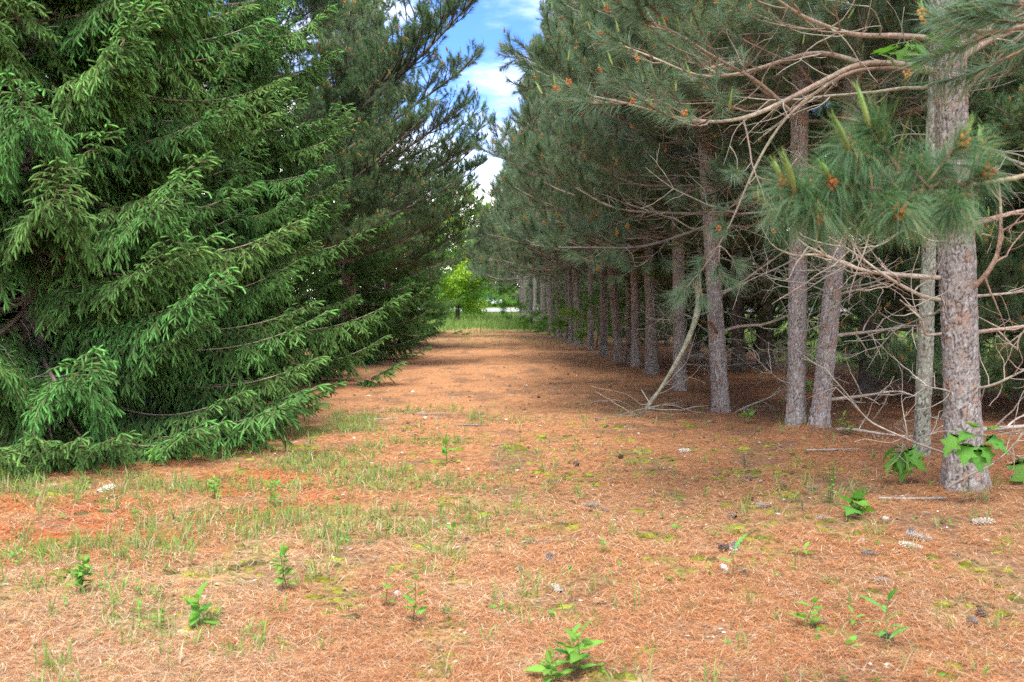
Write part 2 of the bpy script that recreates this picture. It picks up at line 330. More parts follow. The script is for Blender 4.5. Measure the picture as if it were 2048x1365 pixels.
# ------------------------------------------------------------------ foliage templates
def ell(mb, c, r, col, m=1, n=5):
    """a small faceted bud"""
    th = np.arange(n) / n * 6.2832
    v = [np.array([[0, 0, -1.]])]
    for zz, k in ((-.45, .85), (.35, .9)): v.append(np.stack([k * np.cos(th + zz), k * np.sin(th + zz), np.full(n, zz)], -1))
    v.append(np.array([[0, 0, 1.]])); v = np.concatenate(v) * np.asarray(r) + np.asarray(c)
    t = []
    for k in range(n):
        k2 = (k + 1) % n
        t += [[0, 1 + k2, 1 + k], [1 + k, 1 + k2, 1 + n + k2], [1 + k, 1 + n + k2, 1 + n + k], [1 + n + k, 1 + n + k2, 1 + 2 * n]]
    mb.add(v, t, col, m)
def needles(mb, B, D, Ln, W, col0, col1, m=1, rng=R, bend=0.0):
    """thin flat needles: one tapering blade each, two when bent"""
    B = np.asarray(B, float); D = nrm(np.asarray(D, float)); N = len(B)
    side = nrm(np.cross(D, rng.normal(size=(N, 3)))) * (np.broadcast_to(W, (N,)) / 2)[:, None]
    Ln = np.broadcast_to(Ln, (N,))
    col0 = np.broadcast_to(np.asarray(col0, float), (N, 3)); col1 = np.broadcast_to(np.asarray(col1, float), (N, 3))
    if not bend:
        v = np.stack([B - side, B + side, B + D * Ln[:, None]], 1); c = np.stack([col0, col0, col1], 1)
        t = np.arange(3 * N).reshape(N, 3)
    else:
        mid = B + D * (Ln * .5)[:, None]; D2 = D.copy(); D2[:, 2] -= bend * rng.uniform(.4, 1.4, N)
        tip = mid + nrm(D2) * (Ln * .5)[:, None]
        v = np.stack([B - side, B + side, mid + side, mid - side, tip], 1); c = np.stack([col0, col0, col0, col0, col1], 1)
        t = (np.array([[0, 1, 2], [0, 2, 3], [3, 2, 4]])[None] + (np.arange(N) * 5)[:, None, None])
    mb.add(v.reshape(-1, 3), t.reshape(-1, 3), c.reshape(-1, 3), m)

def finger(seed, new=True, n=40):
    """one needled spruce shoot, 0.13 m along +X"""
    r = np.random.default_rng(seed); mb = MB(); Ln = .13
    x = np.array([0, .45, .85, 1.0]) * Ln
    pts = np.stack([x, .004 * np.sin(x * 30 + seed), -.35 * x * x / Ln * .5], -1)
    c0 = np.array([.066, .128, .032]); c1 = np.array([.125, .290, .068]) if new else np.array([.088, .140, .038])
    cc = np.array([c0, c0 * .5 + c1 * .5, c1, c1])
    mb.tube(pts, np.array([.005, .0105, .009, .003]), 4, cc, 1)
    t = r.uniform(.02, 1, n); B = np.stack([np.interp(t * Ln, x, pts[:, k]) for k in range(3)], -1)
    az = r.uniform(0, 6.2832, n); fw = r.uniform(.5, 1.1, n)
    D = np.stack([fw, np.cos(az), np.sin(az) + .15], -1)
    cn = c0 + (c1 - c0) * t[:, None]
    needles(mb, B, D, r.uniform(.018, .026, n), .0042, cn * .9, cn * 1.15, 1, r)
    return mb.tmpl()
FING_N = [finger(s) for s in (1, 2, 3)]; FING_O = [finger(s, False, 20) for s in (11, 12)]

def spruce_branch(Ln, seed, dens=1.0):
    r = np.random.default_rng(seed); mb = MB()
    u = np.linspace(0, 1, 22); s = u * Ln
    dr = r.uniform(.10, .17)
    ax = np.stack([s, .05 * Ln * np.sin(u * 3 + seed) * u, -dr * Ln * np.sin(u * 2.4) + .085 * Ln * u ** 3.5], -1)
    rad = np.interp(u, [0, .6, 1], [.012 + .006 * Ln, .008, .003])
    mb.tube(ax, rad, 6, (.30, .22, .16), 0)
    tg = nrm(np.gradient(ax, axis=0))
    Pn, Dn, Sn, Cn = [], [], [], []; Po, Do, So, Co = [], [], [], []
    def along(path, new_from):
        d = np.diff(path, axis=0); l = np.linalg.norm(d, axis=1)
        for k in range(len(d)):
            (Pn if k >= new_from else Po).append(path[k]); (Dn if k >= new_from else Do).append(d[k])
            (Sn if k >= new_from else So).append(l[k] / .13 * 1.1); (Cn if k >= new_from else Co).append(r.uniform(.7, 1.2))
    def laterals(path, side_vec, step, lo, hi, depth):
        d = np.diff(path, axis=0); l = np.linalg.norm(d, axis=1); L_ = l.sum(); cum = np.concatenate([[0], np.cumsum(l)])
        pos = np.arange(.04, L_, step) + r.uniform(-.01, .01, len(np.arange(.04, L_, step)))
        for p in pos:
            k = min(np.searchsorted(cum, p) - 1, len(d) - 1); k = max(k, 0)
            P = path[k] + d[k] * ((p - cum[k]) / max(l[k], 1e-6)); t = d[k] / l[k]
            for sg in (-1, 1):
                if r.random() < .12: continue
                sv = side_vec * sg + r.normal(size=3) * .18
                D = t * r.uniform(.6, 1.0) + sv * r.uniform(.55, 1.05) + np.array([0, 0, -r.uniform(.1, .75)])
                D /= np.linalg.norm(D); rest = L_ - p
                if depth and rest > .22 and r.random() < .42:
                    ln = r.uniform(.16, .30) * min(1, rest / .35 + .3); D2 = D + np.array([0, 0, -.55]); D2 /= np.linalg.norm(D2)
                    pth = np.array([P, P + D * ln * .5, P + D * ln * .5 + D2 * ln * .5]); along(pth, 1)
                    laterals(pth, nrm(np.cross(D, np.array([0, 0, 1.])) + 1e-6), .085, lo * .8, hi * .8, 0)
                else:
                    f = r.uniform(lo, hi)
                    if r.random() < .75: Pn.append(P); Dn.append(D); Sn.append(f / .13); Cn.append(r.uniform(.7, 1.35))
                    else: Po.append(P); Do.append(D); So.append(f / .13); Co.append(r.uniform(.8, 1.2))
            if r.random() < .3:   # a shoot on top
                Pn.append(P); Dn.append(t + np.array([0, 0, .5]) + r.normal(size=3) * .2); Sn.append(r.uniform(.5, .8)); Cn.append(r.uniform(.9, 1.2))
    for sg in (-1, 1):
        p = Ln * r.uniform(.16, .22)
        while p < Ln * .985:
            k = min(int(p / Ln * 21), 20); P = ax[k] + (ax[k + 1] - ax[k]) * (p / Ln * 21 - k); t = tg[k]
            rest = Ln - p; ln = min(.16 + .40 * rest, .85) * r.uniform(.6, 1.1) * (0.75 if p < .3 * Ln else 1)
            sd = np.array([-t[1], t[0], 0]) * sg; sd /= np.linalg.norm(sd)
            an = math.radians(r.uniform(38, 66)); D = t * math.cos(an) + sd * math.sin(an); D[2] += r.uniform(-.05, .22)
            nseg = max(2, int(round(ln / .12))); path = [P]; g = r.uniform(.9, 1.9)
            for q in range(nseg):
                D = D + np.array([0, 0, -g * .24 * (1.0 if rest > .35 else .4)]); D /= np.linalg.norm(D); path.append(path[-1] + D * ln / nseg)
            path = np.array(path); along(path, nseg - 1)
            mb.tube(path, np.linspace(.005, .002, len(path)), 3, (.16, .11, .06), 0, cap=False)
            hz = nrm(np.cross(path[-1] - path[0], np.array([0, 0, 1.])))
            laterals(path, hz, .066, .065, .125, 1)
            p += r.uniform(.085, .145) / dens
    along(ax[-4:], 0)
    for D in ((1, .6, -.1), (1, -.6, -.1), (1, .1, .25)):
        Pn.append(ax[-1]); Dn.append(np.array(D)); Sn.append(1.0); Cn.append(1.2)
    # bare dead twigs near the stem
    for q in range(int(5 * Ln)):
        p = r.uniform(.05, .45); k = int(p * 21); D = nrm(np.array([r.uniform(0, .7), r.choice([-1, 1]) * r.uniform(.4, 1), r.uniform(-.9, .1)])); l = r.uniform(.15, .5)
        e = ax[k] + D * l; mb.tube(np.array([ax[k], ax[k] + D * l * .5 + r.normal(size=3) * .03, e + np.array([0, 0, -.06])]), [.004, .003, .0015], 3, (.33, .29, .25), 0, cap=False)
    for T, P, D, S, C in ((FING_N, Pn, Dn, Sn, Cn), (FING_O, Po, Do, So, Co)):
        P, D, S, C = map(np.array, (P, D, S, C)); w = r.integers(0, len(T), len(P))
        for k in range(len(T)):
            e = w == k; mb.stamp(T[k], P[e], D[e], np.clip(S[e], .7, 1.15), C[e], roll=r.normal(0, .5, e.sum()), sx=S[e], rng=r)
    return mb.mesh("spruce_branch", [M_WOOD, M_SPRUCE])

def pine_shoot(seed, ln=.26, nl=.135, n=170, w=.0026, c0=(.080, .138, .078), c1=(.150, .245, .145), wood=(.16, .10, .07), spread=(.45, 1.15), tipw=.6, bend=0, droop=.12):
    r = np.random.default_rng(seed); mb = MB()
    x = np.linspace(0, ln, 4); pts = np.stack([x, 0 * x, .12 * x * x / ln], -1)
    mb.tube(pts, np.linspace(.0055, .0035, 4) * (nl / .135), 4, wood, 0)
    t = np.clip(r.beta(1.7, 1.0, n), 0, 1); B = np.stack([np.interp(t * ln, x, pts[:, k]) for k in range(3)], -1)
    az = r.uniform(0, 6.2832, n); sp_ = r.uniform(spread[0], spread[1], n) * (1.15 - tipw * t * .6)
    D = np.stack([np.ones(n) * r.uniform(.6, 1.0, n), np.cos(az) * sp_, np.sin(az) * sp_ - droop], -1)
    k = r.uniform(.75, 1.3, n)[:, None]
    ca, cb = np.array(c0) * k, np.array(c1) * k; br = r.random(n) < .045; ca[br] = (.30, .17, .07); cb[br] = (.40, .24, .10)
    needles(mb, B, D, nl * r.uniform(.6, 1.15, n), w, ca, cb, 1, r, bend)
    return mb.tmpl()
def candle(seed, ln=.09, pollen=False):
    r = np.random.default_rng(seed); mb = MB()
    if ln: 
        x = np.linspace(0, ln, 4); mb.tube(np.stack([x, .004 * np.sin(x * 25), 0 * x], -1), [.006, .0075, .006, .002], 5, np.array([(.30, .22, .07), (.22, .26, .07), (.20, .30, .08), (.22, .34, .10)]), 1)
        t = r.uniform(.25, 1, 26); az = r.uniform(0, 6.28, 26)
        needles(mb, np.stack([t * ln, 0 * t, 0 * t], -1), np.stack([np.ones(26), .45 * np.cos(az), .45 * np.sin(az)], -1), .024, .003, (.17, .27, .07), (.24, .38, .12), 1, r)
    if pollen:
        for q in range(13):
            az = r.uniform(0, 6.28); ell(mb, (r.uniform(-.004, .034), .011 * math.cos(az), .011 * math.sin(az)), (.008, .0062, .0062), np.array((.52, .20, .055)) * r.uniform(.75, 1.2), 1, 4)
    return mb.tmpl()
CAND = [candle(1, .085), candle(2, .06, True), candle(3, .0, True)]
RED_SH = [pine_shoot(s, n=150, w=.004) for s in (1, 2, 3)] + [pine_shoot(4, ln=.18, n=95, w=.004)]
WHT = dict(nl=.095, n=120, w=.0036, c0=(.080, .155, .074), c1=(.140, .255, .118), wood=(.10, .10, .065), spread=(.5, 1.3))
WHT_SH = [pine_shoot(s, ln=.17, **WHT) for s in (21, 22, 23)]

def bendy(r, P, D, ln, n, wig, lift):
    pts = [P]; D = np.array(D, float); D /= np.linalg.norm(D)
    for k in range(n):
        D = D + r.normal(size=3) * wig * (3.0 if wig > .08 and r.random() < .16 else .8) + np.array([0, 0, lift]); D /= np.linalg.norm(D); pts.append(pts[-1] + D * ln / n)
    return np.array(pts)
def pine_limb(ax, seed, SH, r0=.03, t0=.3, step=.2, sec=.9, subs=(2, 4), wood=(.255, .195, .15), twig=(.22, .17, .13), cand=.5, flat=.5, lift=.06, shoot=(.8, 1.2), bare=5, wood_in=None):
    """a pine limb on the polyline ax: side branches ending in needled shoots, candles and pollen cones"""
    r = np.random.default_rng(seed); mb = MB(); ax = np.asarray(ax, float)
    d = np.linalg.norm(np.diff(ax, axis=0), axis=1); cum = np.concatenate([[0], np.cumsum(d)]); Ln = cum[-1]
    s = np.linspace(0, Ln, max(10, int(Ln / .09))); A = np.stack([np.interp(s, cum, ax[:, k]) for k in range(3)], -1)
    for _ in range(4): A[1:-1] = (A[:-2] + 2 * A[1:-1] + A[2:]) / 4
    u = s / Ln; mb.tube(A, np.interp(u, [0, .7, 1], [r0, r0 * .5, .005]), 7, wood, 0)
    tg = nrm(np.gradient(A, axis=0)); P_, D_, S_ = [], [], []; CP, CD = [], []
    def shoot_at(P, D):
        P_.append(P); D_.append(D); S_.append(r.uniform(*shoot))
        e = P + nrm(D) * .25 * S_[-1] * (1 if SH is RED_SH else .65)
        if r.random() < cand: CP.append(e); CD.append(nrm(D) * .35 + np.array([0, 0, .9]) + r.normal(size=3) * .12)
    p = t0 * Ln * r.uniform(.9, 1.1); sg = r.choice([-1, 1])
    while p < Ln * .97:
        k = min(int(p / Ln * (len(A) - 1)), len(A) - 2); t = tg[k]; rest = Ln - p; sg = -sg
        sd = np.array([-t[1], t[0], 0]); sd = sd / (np.linalg.norm(sd) + 1e-9) * sg
        an = math.radians(r.uniform(35, 62)); D = t * math.cos(an) + sd * math.sin(an) + np.array([0, 0, r.normal(.05, .3 * (1 - flat))])
        ln = min(.22 + .5 * rest, sec) * r.uniform(.65, 1.15)
        pts = bendy(r, A[k], D, ln, 6, .10, lift); mb.tube(pts, np.linspace(r0 * .33, .0035, 7), 5, twig, 0)
        shoot_at(pts[-1], pts[-1] - pts[-2])
        for q in range(r.integers(subs[0], subs[1] + 1)):
            kk = r.integers(2, 6); tt = nrm(pts[kk + 1] - pts[kk]); s2 = np.array([-tt[1], tt[0], 0]) * (1 if q % 2 else -1)
            D2 = tt * r.uniform(.6, 1) + s2 * r.uniform(.5, 1) + np.array([0, 0, r.uniform(-.1, .4)]); l2 = r.uniform(.06, .28) * min(1, ln / .5)
            p2 = bendy(r, pts[kk], D2, l2, 3, .1, lift * 1.5); mb.tube(p2, np.linspace(.005, .0035, 4), 4, twig, 0); shoot_at(p2[-1], p2[-1] - p2[-2])
        p += step * r.uniform(.6, 1.4)
    for D in ((1, 0, .1), (.8, .6, .1), (.8, -.6, .1)):
        t = tg[-1]; sd = np.array([-t[1], t[0], 0]); shoot_at(A[-1], t * D[0] + sd * D[1] + np.array([0, 0, D[2]]))
    for q in range(bare):      # dead leafless twigs on the inner part
        k = r.integers(2, max(3, int(len(A) * .6))); D = nrm(np.array([-tg[k][1], tg[k][0], 0]) * r.choice([-1, 1]) + tg[k] * r.uniform(-.2, .8) + np.array([0, 0, r.uniform(-.6, .3)]))
        pts = bendy(r, A[k], D, r.uniform(.25, .8), 7, .16, .03); mb.tube(pts, np.linspace(.006, .002, 8), 4, np.array((.30, .26, .21)) * r.uniform(.8, 1.15), 0)
    P, D, S = map(np.array, (P_, D_, S_)); w = r.integers(0, len(SH), len(P))
    for k in range(len(SH)):
        e = w == k; mb.stamp(SH[k], P[e] - nrm(D[e]) * .06, D[e], S[e], r.uniform(.82, 1.18, e.sum()), roll=r.normal(0, .6, e.sum()), rng=r)
    if CP:
        CP, CD = np.array(CP), np.array(CD); w = r.choice(3, len(CP), p=[.42, .33, .25])
        for k in range(3): e = w == k; mb.stamp(CAND[k], CP[e], CD[e], r.uniform(.8, 1.3, e.sum()), rng=r)
    return mb.mesh("pine_branch", [M_WOOD, M_PINE], smooth={0})
def red_axis(Ln, seed):
    r = np.random.default_rng(seed + 500); u = np.linspace(0, 1, 12)
    return np.stack([u * Ln, .06 * Ln * np.sin(u * r.uniform(3, 6) + r.uniform(0, 6)) * u, Ln * (-.05 * np.sin(u * 3.0) + .16 * u ** 2.5) + .03 * Ln * np.sin(u * 9 + seed) * u], -1)
def white_axis(Ln, seed):
    r = np.random.default_rng(seed + 900); u = np.linspace(0, 1, 12)
    return np.stack([u * Ln, .05 * Ln * np.sin(u * r.uniform(2, 5) + r.uniform(0, 6)) * u, Ln * (.10 * u ** 2 - .03 * np.sin(u * 3.1))], -1)

def dead_branch(Ln, seed):
    r = np.random.default_rng(seed); mb = MB()
    col = np.array((.255, .235, .185)) * r.uniform(.8, 1.15)
    A = bendy(r, np.zeros(3), (1, 0, .1), Ln, 14, .085, r.uniform(-.02, .03)); mb.tube(A, np.linspace(.006 + .005 * Ln, .0028, 15), 6, col, 0)
    for q in range(int(3 + 3.2 * Ln)):
        k = r.integers(2, 13); t = nrm(A[k + 1] - A[k]); D = t * r.uniform(.2, .9) + np.array([-t[1], t[0], 0]) * r.choice([-1, 1]) * r.uniform(.3, 1) + np.array([0, 0, r.uniform(-.8, .4)])
        l = r.uniform(.2, .75) * (.5 + .5 * Ln / 2); pts = bendy(r, A[k], D, l, 8, .17, r.uniform(-.03, .10)); mb.tube(pts, np.linspace(.0055, .002, 9), 5, col * r.uniform(.8, 1.15), 0)
        for z in range(r.integers(0, 3)):
            kk = r.integers(2, 8); p2 = bendy(r, pts[kk], r.normal(size=3) + nrm(pts[kk] - pts[kk - 1]), l * r.uniform(.25, .6), 5, .2, .05); mb.tube(p2, np.linspace(.003, .0015, 6), 4, col * r.uniform(.8, 1.2), 0)
    return mb.mesh("dead_branch", [M_WOOD], smooth=True)

SPR = {L: [spruce_branch(L, 100 + k * 7 + int(L * 10)) for k in range(nv)] for L, nv in ((1.3, 2), (2.2, 3), (3.1, 2))}
REDB = {L: [pine_limb(red_axis(L, k), 200 + k * 3 + int(L * 10), RED_SH, r0=.009 + .0045 * L, t0=.26, step=.125, subs=(3, 5), wood=(.225, .185, .155), twig=(.2, .165, .135), cand=.3) for k in range(3)] for L in (1.2, 2.0, 2.9)}
WHTB = {L: [pine_limb(white_axis(L, k), 300 + k * 3 + int(L * 10), WHT_SH, r0=.012 + .008 * L, t0=.2, step=.11, sec=1.0, subs=(5, 8), wood=(.085, .07, .06), twig=(.10, .095, .065), cand=.26, flat=.75, lift=.05, bare=3) for k in range(2)] for L in (1.6, 2.8, 4.2)}
DEADB = {L: [dead_branch(L, 400 + k + int(L * 100)) for k in range(4)] for L in (.5, 1.0, 1.7)}
def pick(B, L, r):
    ks = np.array(sorted(B)); k = ks[np.argmin(np.abs(ks - L) / ks)]; v = B[k]
    return v[r.integers(len(v))], L / k

def put(tree, name, B, base, d, L, r, roll=.25, lim=(.7, 1.3)):
    me, s = pick(B, L, r); s = float(np.clip(s, *lim))
    return link(name, me, tree, mat=frame(base, d, r.normal(0, roll), s, r.random() < .5))

# ------------------------------------------------------------------ trees
def tree_root(name, x, y, label, cat, group): return thing(name, (x, y, float(gz(x, y))), label, cat, group)
def stem_at(pts, z): return np.array([np.interp(z, pts[:, 2], pts[:, 0]), np.interp(z, pts[:, 2], pts[:, 1]), z])

def spruce(x, y, H, Rr, label, seed, dz=.30, nb=7, zmax_dense=6, z0=.22, tr=.14):
    r = np.random.default_rng(seed); t = tree_root("spruce_tree", x, y, label, "spruce tree", "spruces along the left of the path")
    pts = np.array([[0, 0, 0], [.03, .02, H * .5], [0, 0, H]]); link("trunk", trunk_mesh("spruce_trunk", pts, [tr, tr * .55, .02], 22, .05, 5, seed, .03, .004, 'spruce'), t)
    z = z0; az = r.uniform(0, 6.28)
    while z < H - .3:
        u = z / H; ln = (Rr * (1 - u) ** .85 + .25) 
        n_ = nb if z < zmax_dense else 5
        for k in range(n_):
            az += 2.39996 + r.normal(0, .15); l = ln * r.uniform(.74, 1.03); el = math.radians(np.interp(u, [0, .05, .15, .5, 1], [-1.5, -3, 0, 13, 45]) + r.normal(0, 5))
            d = (math.cos(az) * math.cos(el), math.sin(az) * math.cos(el), math.sin(el)); zz = z + r.uniform(-.1, .1)
            put(t, "branch", SPR, stem_at(pts, max(zz, .12)), d, l, r, .12)
        z += dz * (1 if z < min(zmax_dense, 2.2 + .3 * y) else 2.2) * r.uniform(.85, 1.15)
    return t

def pine(kind, x, y, H, r_base, label, group, seed, zlive, Rr, lean=(0, 0), fine=None, ndead=12, zdead=(.5, 3.2), dz=.42, nb=5, path_side=None, ext=1.0, trunk=None, name=None):
    r = np.random.default_rng(seed); t = tree_root(name or ("red_pine_tree" if kind == 'red' else "white_pine_tree"), x, y, label, "pine tree", group)
    pts = np.array([[0, 0, 0], [lean[0] * 1.5, lean[1] * 1.5, 1.5], [lean[0] * 3.4, lean[1] * 3.4, 3.4], [lean[0] * 5, lean[1] * 5, 6.5], [lean[0] * 6, lean[1] * 6, H]])
    rads = r_base * np.array([1, .95, .88, .7, .12])
    sides, dzf, zf = fine or (26, .05, 4.5)
    link("trunk", trunk_mesh("pine_trunk", pts, rads, sides, dzf, zf, seed, .034, .0085 if kind == 'red' else .009, trunk or ('red' if kind == 'red' else 'dark')), t)
    B = REDB if kind == 'red' else WHTB
    z = zlive; az = r.uniform(0, 6.28)
    while z < H - .4:
        u = (z - zlive) / (H - zlive); ln = (Rr * (1 - u) ** .6 + .35) * (1.5 - .5 * min(1, u * 3.5) if kind == 'red' else 1)
        for k in range(nb):
            az += 2.39996 + r.normal(0, .25); l = ln * r.uniform(.7, 1.1)
            if path_side is not None: l *= 1 + .22 * math.cos(az - path_side)
            el = math.radians((np.interp(u, [0, .15, .4, 1], [2, 9, 24, 55]) if kind == 'red' else np.interp(u, [0, .3, 1], [6, 26, 60])) + r.normal(0, 7))
            d = (math.cos(az) * math.cos(el), math.sin(az) * math.cos(el), math.sin(el))
            put(t, "branch", B, stem_at(pts, z + r.uniform(-.12, .12)), d, l, r, .3)
        z += dz * r.uniform(.85, 1.2) * (1 if z < 1.5 + .3 * y + .4 else 3.2)
    for k in range(ndead):
        az = r.uniform(0, 6.28); el = math.radians(r.normal(2, 12)); zz = r.uniform(*zdead)
        d = (math.cos(az) * math.cos(el), math.sin(az) * math.cos(el), math.sin(el)); p = stem_at(pts, zz)
        put(t, "dead_branch", DEADB, p + np.array(d) * r_base * .6, d, r.uniform(.4, 1.9) * (.6 if zz < 1 else 1), r, 1.5, (.6, 1.4))
    return t, pts

exec_order = []
G_RED = "red pines in the row along the right of the path"
ORD = ["", "second", "third", "fourth", "fifth", "sixth", "seventh", "eighth", "ninth", "tenth", "eleventh", "twelfth", "thirteenth", "fourteenth", "fifteenth", "sixteenth", "seventeenth", "eighteenth", "nineteenth", "twentieth", "twenty-first", "twenty-second"]
# base px, base py, trunk width px, lean px over 300 px of height
row = [(1930, 992, 74, -17), (1592, 868, 37, 0), (1638, 872, 37, 26), (1442, 828, 33, -20), (1360, 786, 26, -6), (1304, 754, 25, -8), (1272, 738, 18, -4), (1238, 726, 19, -24),
       (1258, 722, 13, -3), (1208, 714, 16, -3), (1181, 699, 12, 0), (1158, 694, 15, -14), (1143, 688, 10, -8), (1134, 682, 9, 0), (1119, 676, 11, -12), (1104, 668, 11, -26),
       (1086, 661, 9, -4), (1070, 655, 8, 0), (1062, 651, 8, -6), (1050, 646, 8, -4), (1042, 641, 7, 0)]
labels = ["nearest right-hand pine, thick trunk with flaking grey bark beside the maple sapling",
          "straight slender grey-barked pine whose base almost touches a leaning neighbour",
          "slender pine leaning right, its base beside the straight trunk left of it",
          "grey pine trunk right of the fallen leaning branch, with a broken stub at mid height",
          "slim pine trunk partly crossed by the fallen leaning branch",
          "reddish grey pine trunk standing just left of the leaning fallen branch"]
T = {}
for k, (px, py, w, ln) in enumerate(row):
    g = gd(px, py); Y = g[1]; rb = w / F * Y / 2 * .93; H = 11.0 + 1.2 * math.sin(k * 2.3)
    lab = labels[k] if k < 6 else f"{ORD[k]} pine trunk of the right-hand row counted from the camera"
    fine = (120, .009, 4.4) if k == 0 else ((84, .012, 5.2) if k < 4 else ((48, .022, 5.2) if k < 8 else None))
    zl = 4.3 if k == 0 else (3.4 if k in (1, 2) else (2.45 if k < 6 else 2.6))
    T[k] = pine('red', g[0], Y, H, rb, lab, G_RED, 40 + k, zl, 1.35 if k < 9 else 1.75, (ln / 300, R.normal(0, .01)), fine,
                (10 if k == 0 else (17 if k < 6 else 7)), (.35, 3.6) if k < 6 else (.5, 3.0), .46 if k < 7 else .6, 5 if k < 7 else 4, math.pi)

# ---- the nearest pine's own limbs (traced as polylines at the tree's real depth)
def limb_on(tree_pts, pix, name="branch", dep=None, **k):
    t, pts = tree_pts; o = np.array(t.location); Y = o[1]
    ax = np.array([at(p[0], p[1], Y + (p[2] if len(p) > 2 else 0)) for p in pix]) - o
    base = ax[0].copy(); me = pine_limb(ax - base, **k)
    return link(name, me, t, loc=tuple(base))
t0 = T[0]
HL = dict(SH=RED_SH, bare=7, cand=.55)
limb_on(t0, [(1882, 146), (1827, 129), (1716, 123, -.1), (1681, 144, -.15), (1593, 190, -.3), (1534, 220, -.4), (1482, 242, -.5), (1411, 246, -.6), (1359, 239, -.7), (1250, 205, -.8), (1170, 190, -.9)], seed=901, r0=.023, t0=.52, step=.19, sec=.8, **HL)
limb_on(t0, [(1882, 150), (1810, 136, .1), (1700, 138, .1), (1580, 222, 0), (1549, 264), (1517, 318), (1502, 350), (1470, 430), (1440, 492), (1398, 548)], seed=902, r0=.017, t0=.8, step=.3, sec=.3, subs=(0, 1), SH=RED_SH, bare=12, cand=.35)
limb_on(t0, [(1880, 78), (1839, 76), (1786, 69), (1734, 75, -.1), (1690, 69, -.2), (1655, 53, -.3), (1608, 38, -.4), (1552, 0, -.5), (1480, -70, -.6)], seed=903, r0=.024, t0=.4, step=.2, sec=.9, **HL)
limb_on(t0, [(1716, 124, -.1), (1631, 97, .1), (1560, 125, .2), (1480, 150, .3), (1400, 160, .4), (1320, 120, .4), (1240, 90, .5)], seed=904, r0=.020, t0=.35, step=.17, sec=.7, **HL)
limb_on(t0, [(1580, 222, -.3), (1530, 170, -.4), (1480, 140, -.5), (1440, 125, -.6), (1350, 60, -.7), (1290, 40, -.8)], seed=905, r0=.014, t0=.4, step=.16, sec=.6, **HL)
limb_on(t0, [(1908, 128), (1960, 90, .2), (2030, 60, .4), (2120, 20, .6), (2200, -20, .7)], seed=906, r0=.028, t0=.5, step=.2, sec=.8, **HL)
limb_on(t0, [(1905, 118), (1935, 85, -.2), (1985, 50, -.5), (2060, 10, -.8), (2140, -40, -1.)], seed=907, r0=.03, t0=.5, step=.2, sec=.8, **HL)
o_ = np.array(t0[0].location); hb = at(1440, 492, o_[1]); HT = MB(); hr = np.random.default_rng(6)
for (px, py, ex, ey, sc) in [(1440, 492, 1438, 520, 1.25), (1398, 548, 1375, 575, 1.2), (1398, 548, 1402, 580, 1.15), (1420, 520, 1445, 545, 1.2), (1440, 492, 1460, 512, 1.1), (1440, 492, 1415, 512, 1.0)]:
    a_, b_ = at(px, py, o_[1]) - hb, at(ex, ey, o_[1] - .1) - hb; HT.tube(np.array([a_, (a_ + b_) / 2 + [0, 0, .01], b_]), [.005, .0045, .004], 4, (.22, .17, .13), 0)
    HT.stamp(pine_shoot(hr.integers(900), ln=.10, nl=.155, n=150, w=.0026, spread=(.25, .8), droop=.1), [b_], [b_ - a_], sc, 1.0, rng=hr)
link("branch", HT.mesh("hanging_tufts", [M_WOOD, M_PINE], smooth={0}), t0[0], loc=tuple(hb - o_))
def bare_on(tree_pts, pix, r0, seed, twigs=6, col=(.33, .27, .215), name="dead_branch", r1=.004, tl=(.2, .7)):
    t, pts = tree_pts; o = np.array(t.location); Y = o[1]; r = np.random.default_rng(seed); mb = MB()
    ax = np.array([at(p[0], p[1], Y + (p[2] if len(p) > 2 else 0)) for p in pix]) - o; base = ax[0].copy(); ax = ax - base
    d = np.concatenate([[0], np.cumsum(np.linalg.norm(np.diff(ax, axis=0), axis=1))]); s_ = np.linspace(0, d[-1], 26)
    A = np.stack([np.interp(s_, d, ax[:, k]) for k in range(3)], -1)
    for _ in range(3): A[1:-1] = (A[:-2] + 2 * A[1:-1] + A[2:]) / 4
    mb.tube(A, np.linspace(r0, r1, 26), 8, col, 0)
    for q in range(twigs):
        k = r.integers(6, 25); tt = nrm(A[k] - A[k - 1]); D = tt * r.uniform(.2, .9) + r.normal(size=3) * .7
        l = r.uniform(*tl); p = bendy(r, A[k], D, l, 9, .17, r.uniform(-.04, .1)); mb.tube(p, np.linspace(max(r1, r0 * .4), .0018, 10), 5, np.array(col) * r.uniform(.8, 1.1), 0)
        for z in range(r.integers(0, 3)):
            kk = r.integers(3, 9); p2 = bendy(r, p[kk], r.normal(size=3), l * r.uniform(.3, .6), 5, .2, .04); mb.tube(p2, np.linspace(.0028, .0014, 6), 4, np.array(col) * r.uniform(.8, 1.1), 0)
    return link(name, mb.mesh("dead_branch", [M_WOOD], smooth=True), t, loc=tuple(base))
bare_on(t0, [(1880, 472), (1840, 466, -.1), (1790, 448, -.3), (1760, 440, -.4)], .020, 911, 5)
bare_on(t0, [(1880, 556), (1820, 552, -.1), (1740, 545, -.2), (1690, 530, -.3), (1640, 505, -.4), (1600, 488, -.5), (1570, 440, -.6)], .020, 912, 9)
bare_on(t0, [(1880, 600), (1845, 594, -.1), (1800, 570, -.2), (1770, 552, -.3), (1700, 500, -.4), (1650, 470, -.5)], .017, 913, 9)
bare_on(t0, [(1882, 668), (1850, 672, -.1), (1845, 640, -.2), (1800, 600, -.3)], .012, 914, 5)
bare_on(t0, [(1915, 592), (1945, 578, -.1), (1975, 548, -.2), (1996, 510, -.25), (2002, 455, -.3), (2001, 400, -.3), (1995, 330, -.3)], .022, 915, 8, (.34, .23, .165))
bare_on(t0, [(1925, 594, .1), (1960, 592, .1), (2010, 588, .1), (2070, 580, .1), (2140, 560, .1)], .012, 916, 6)
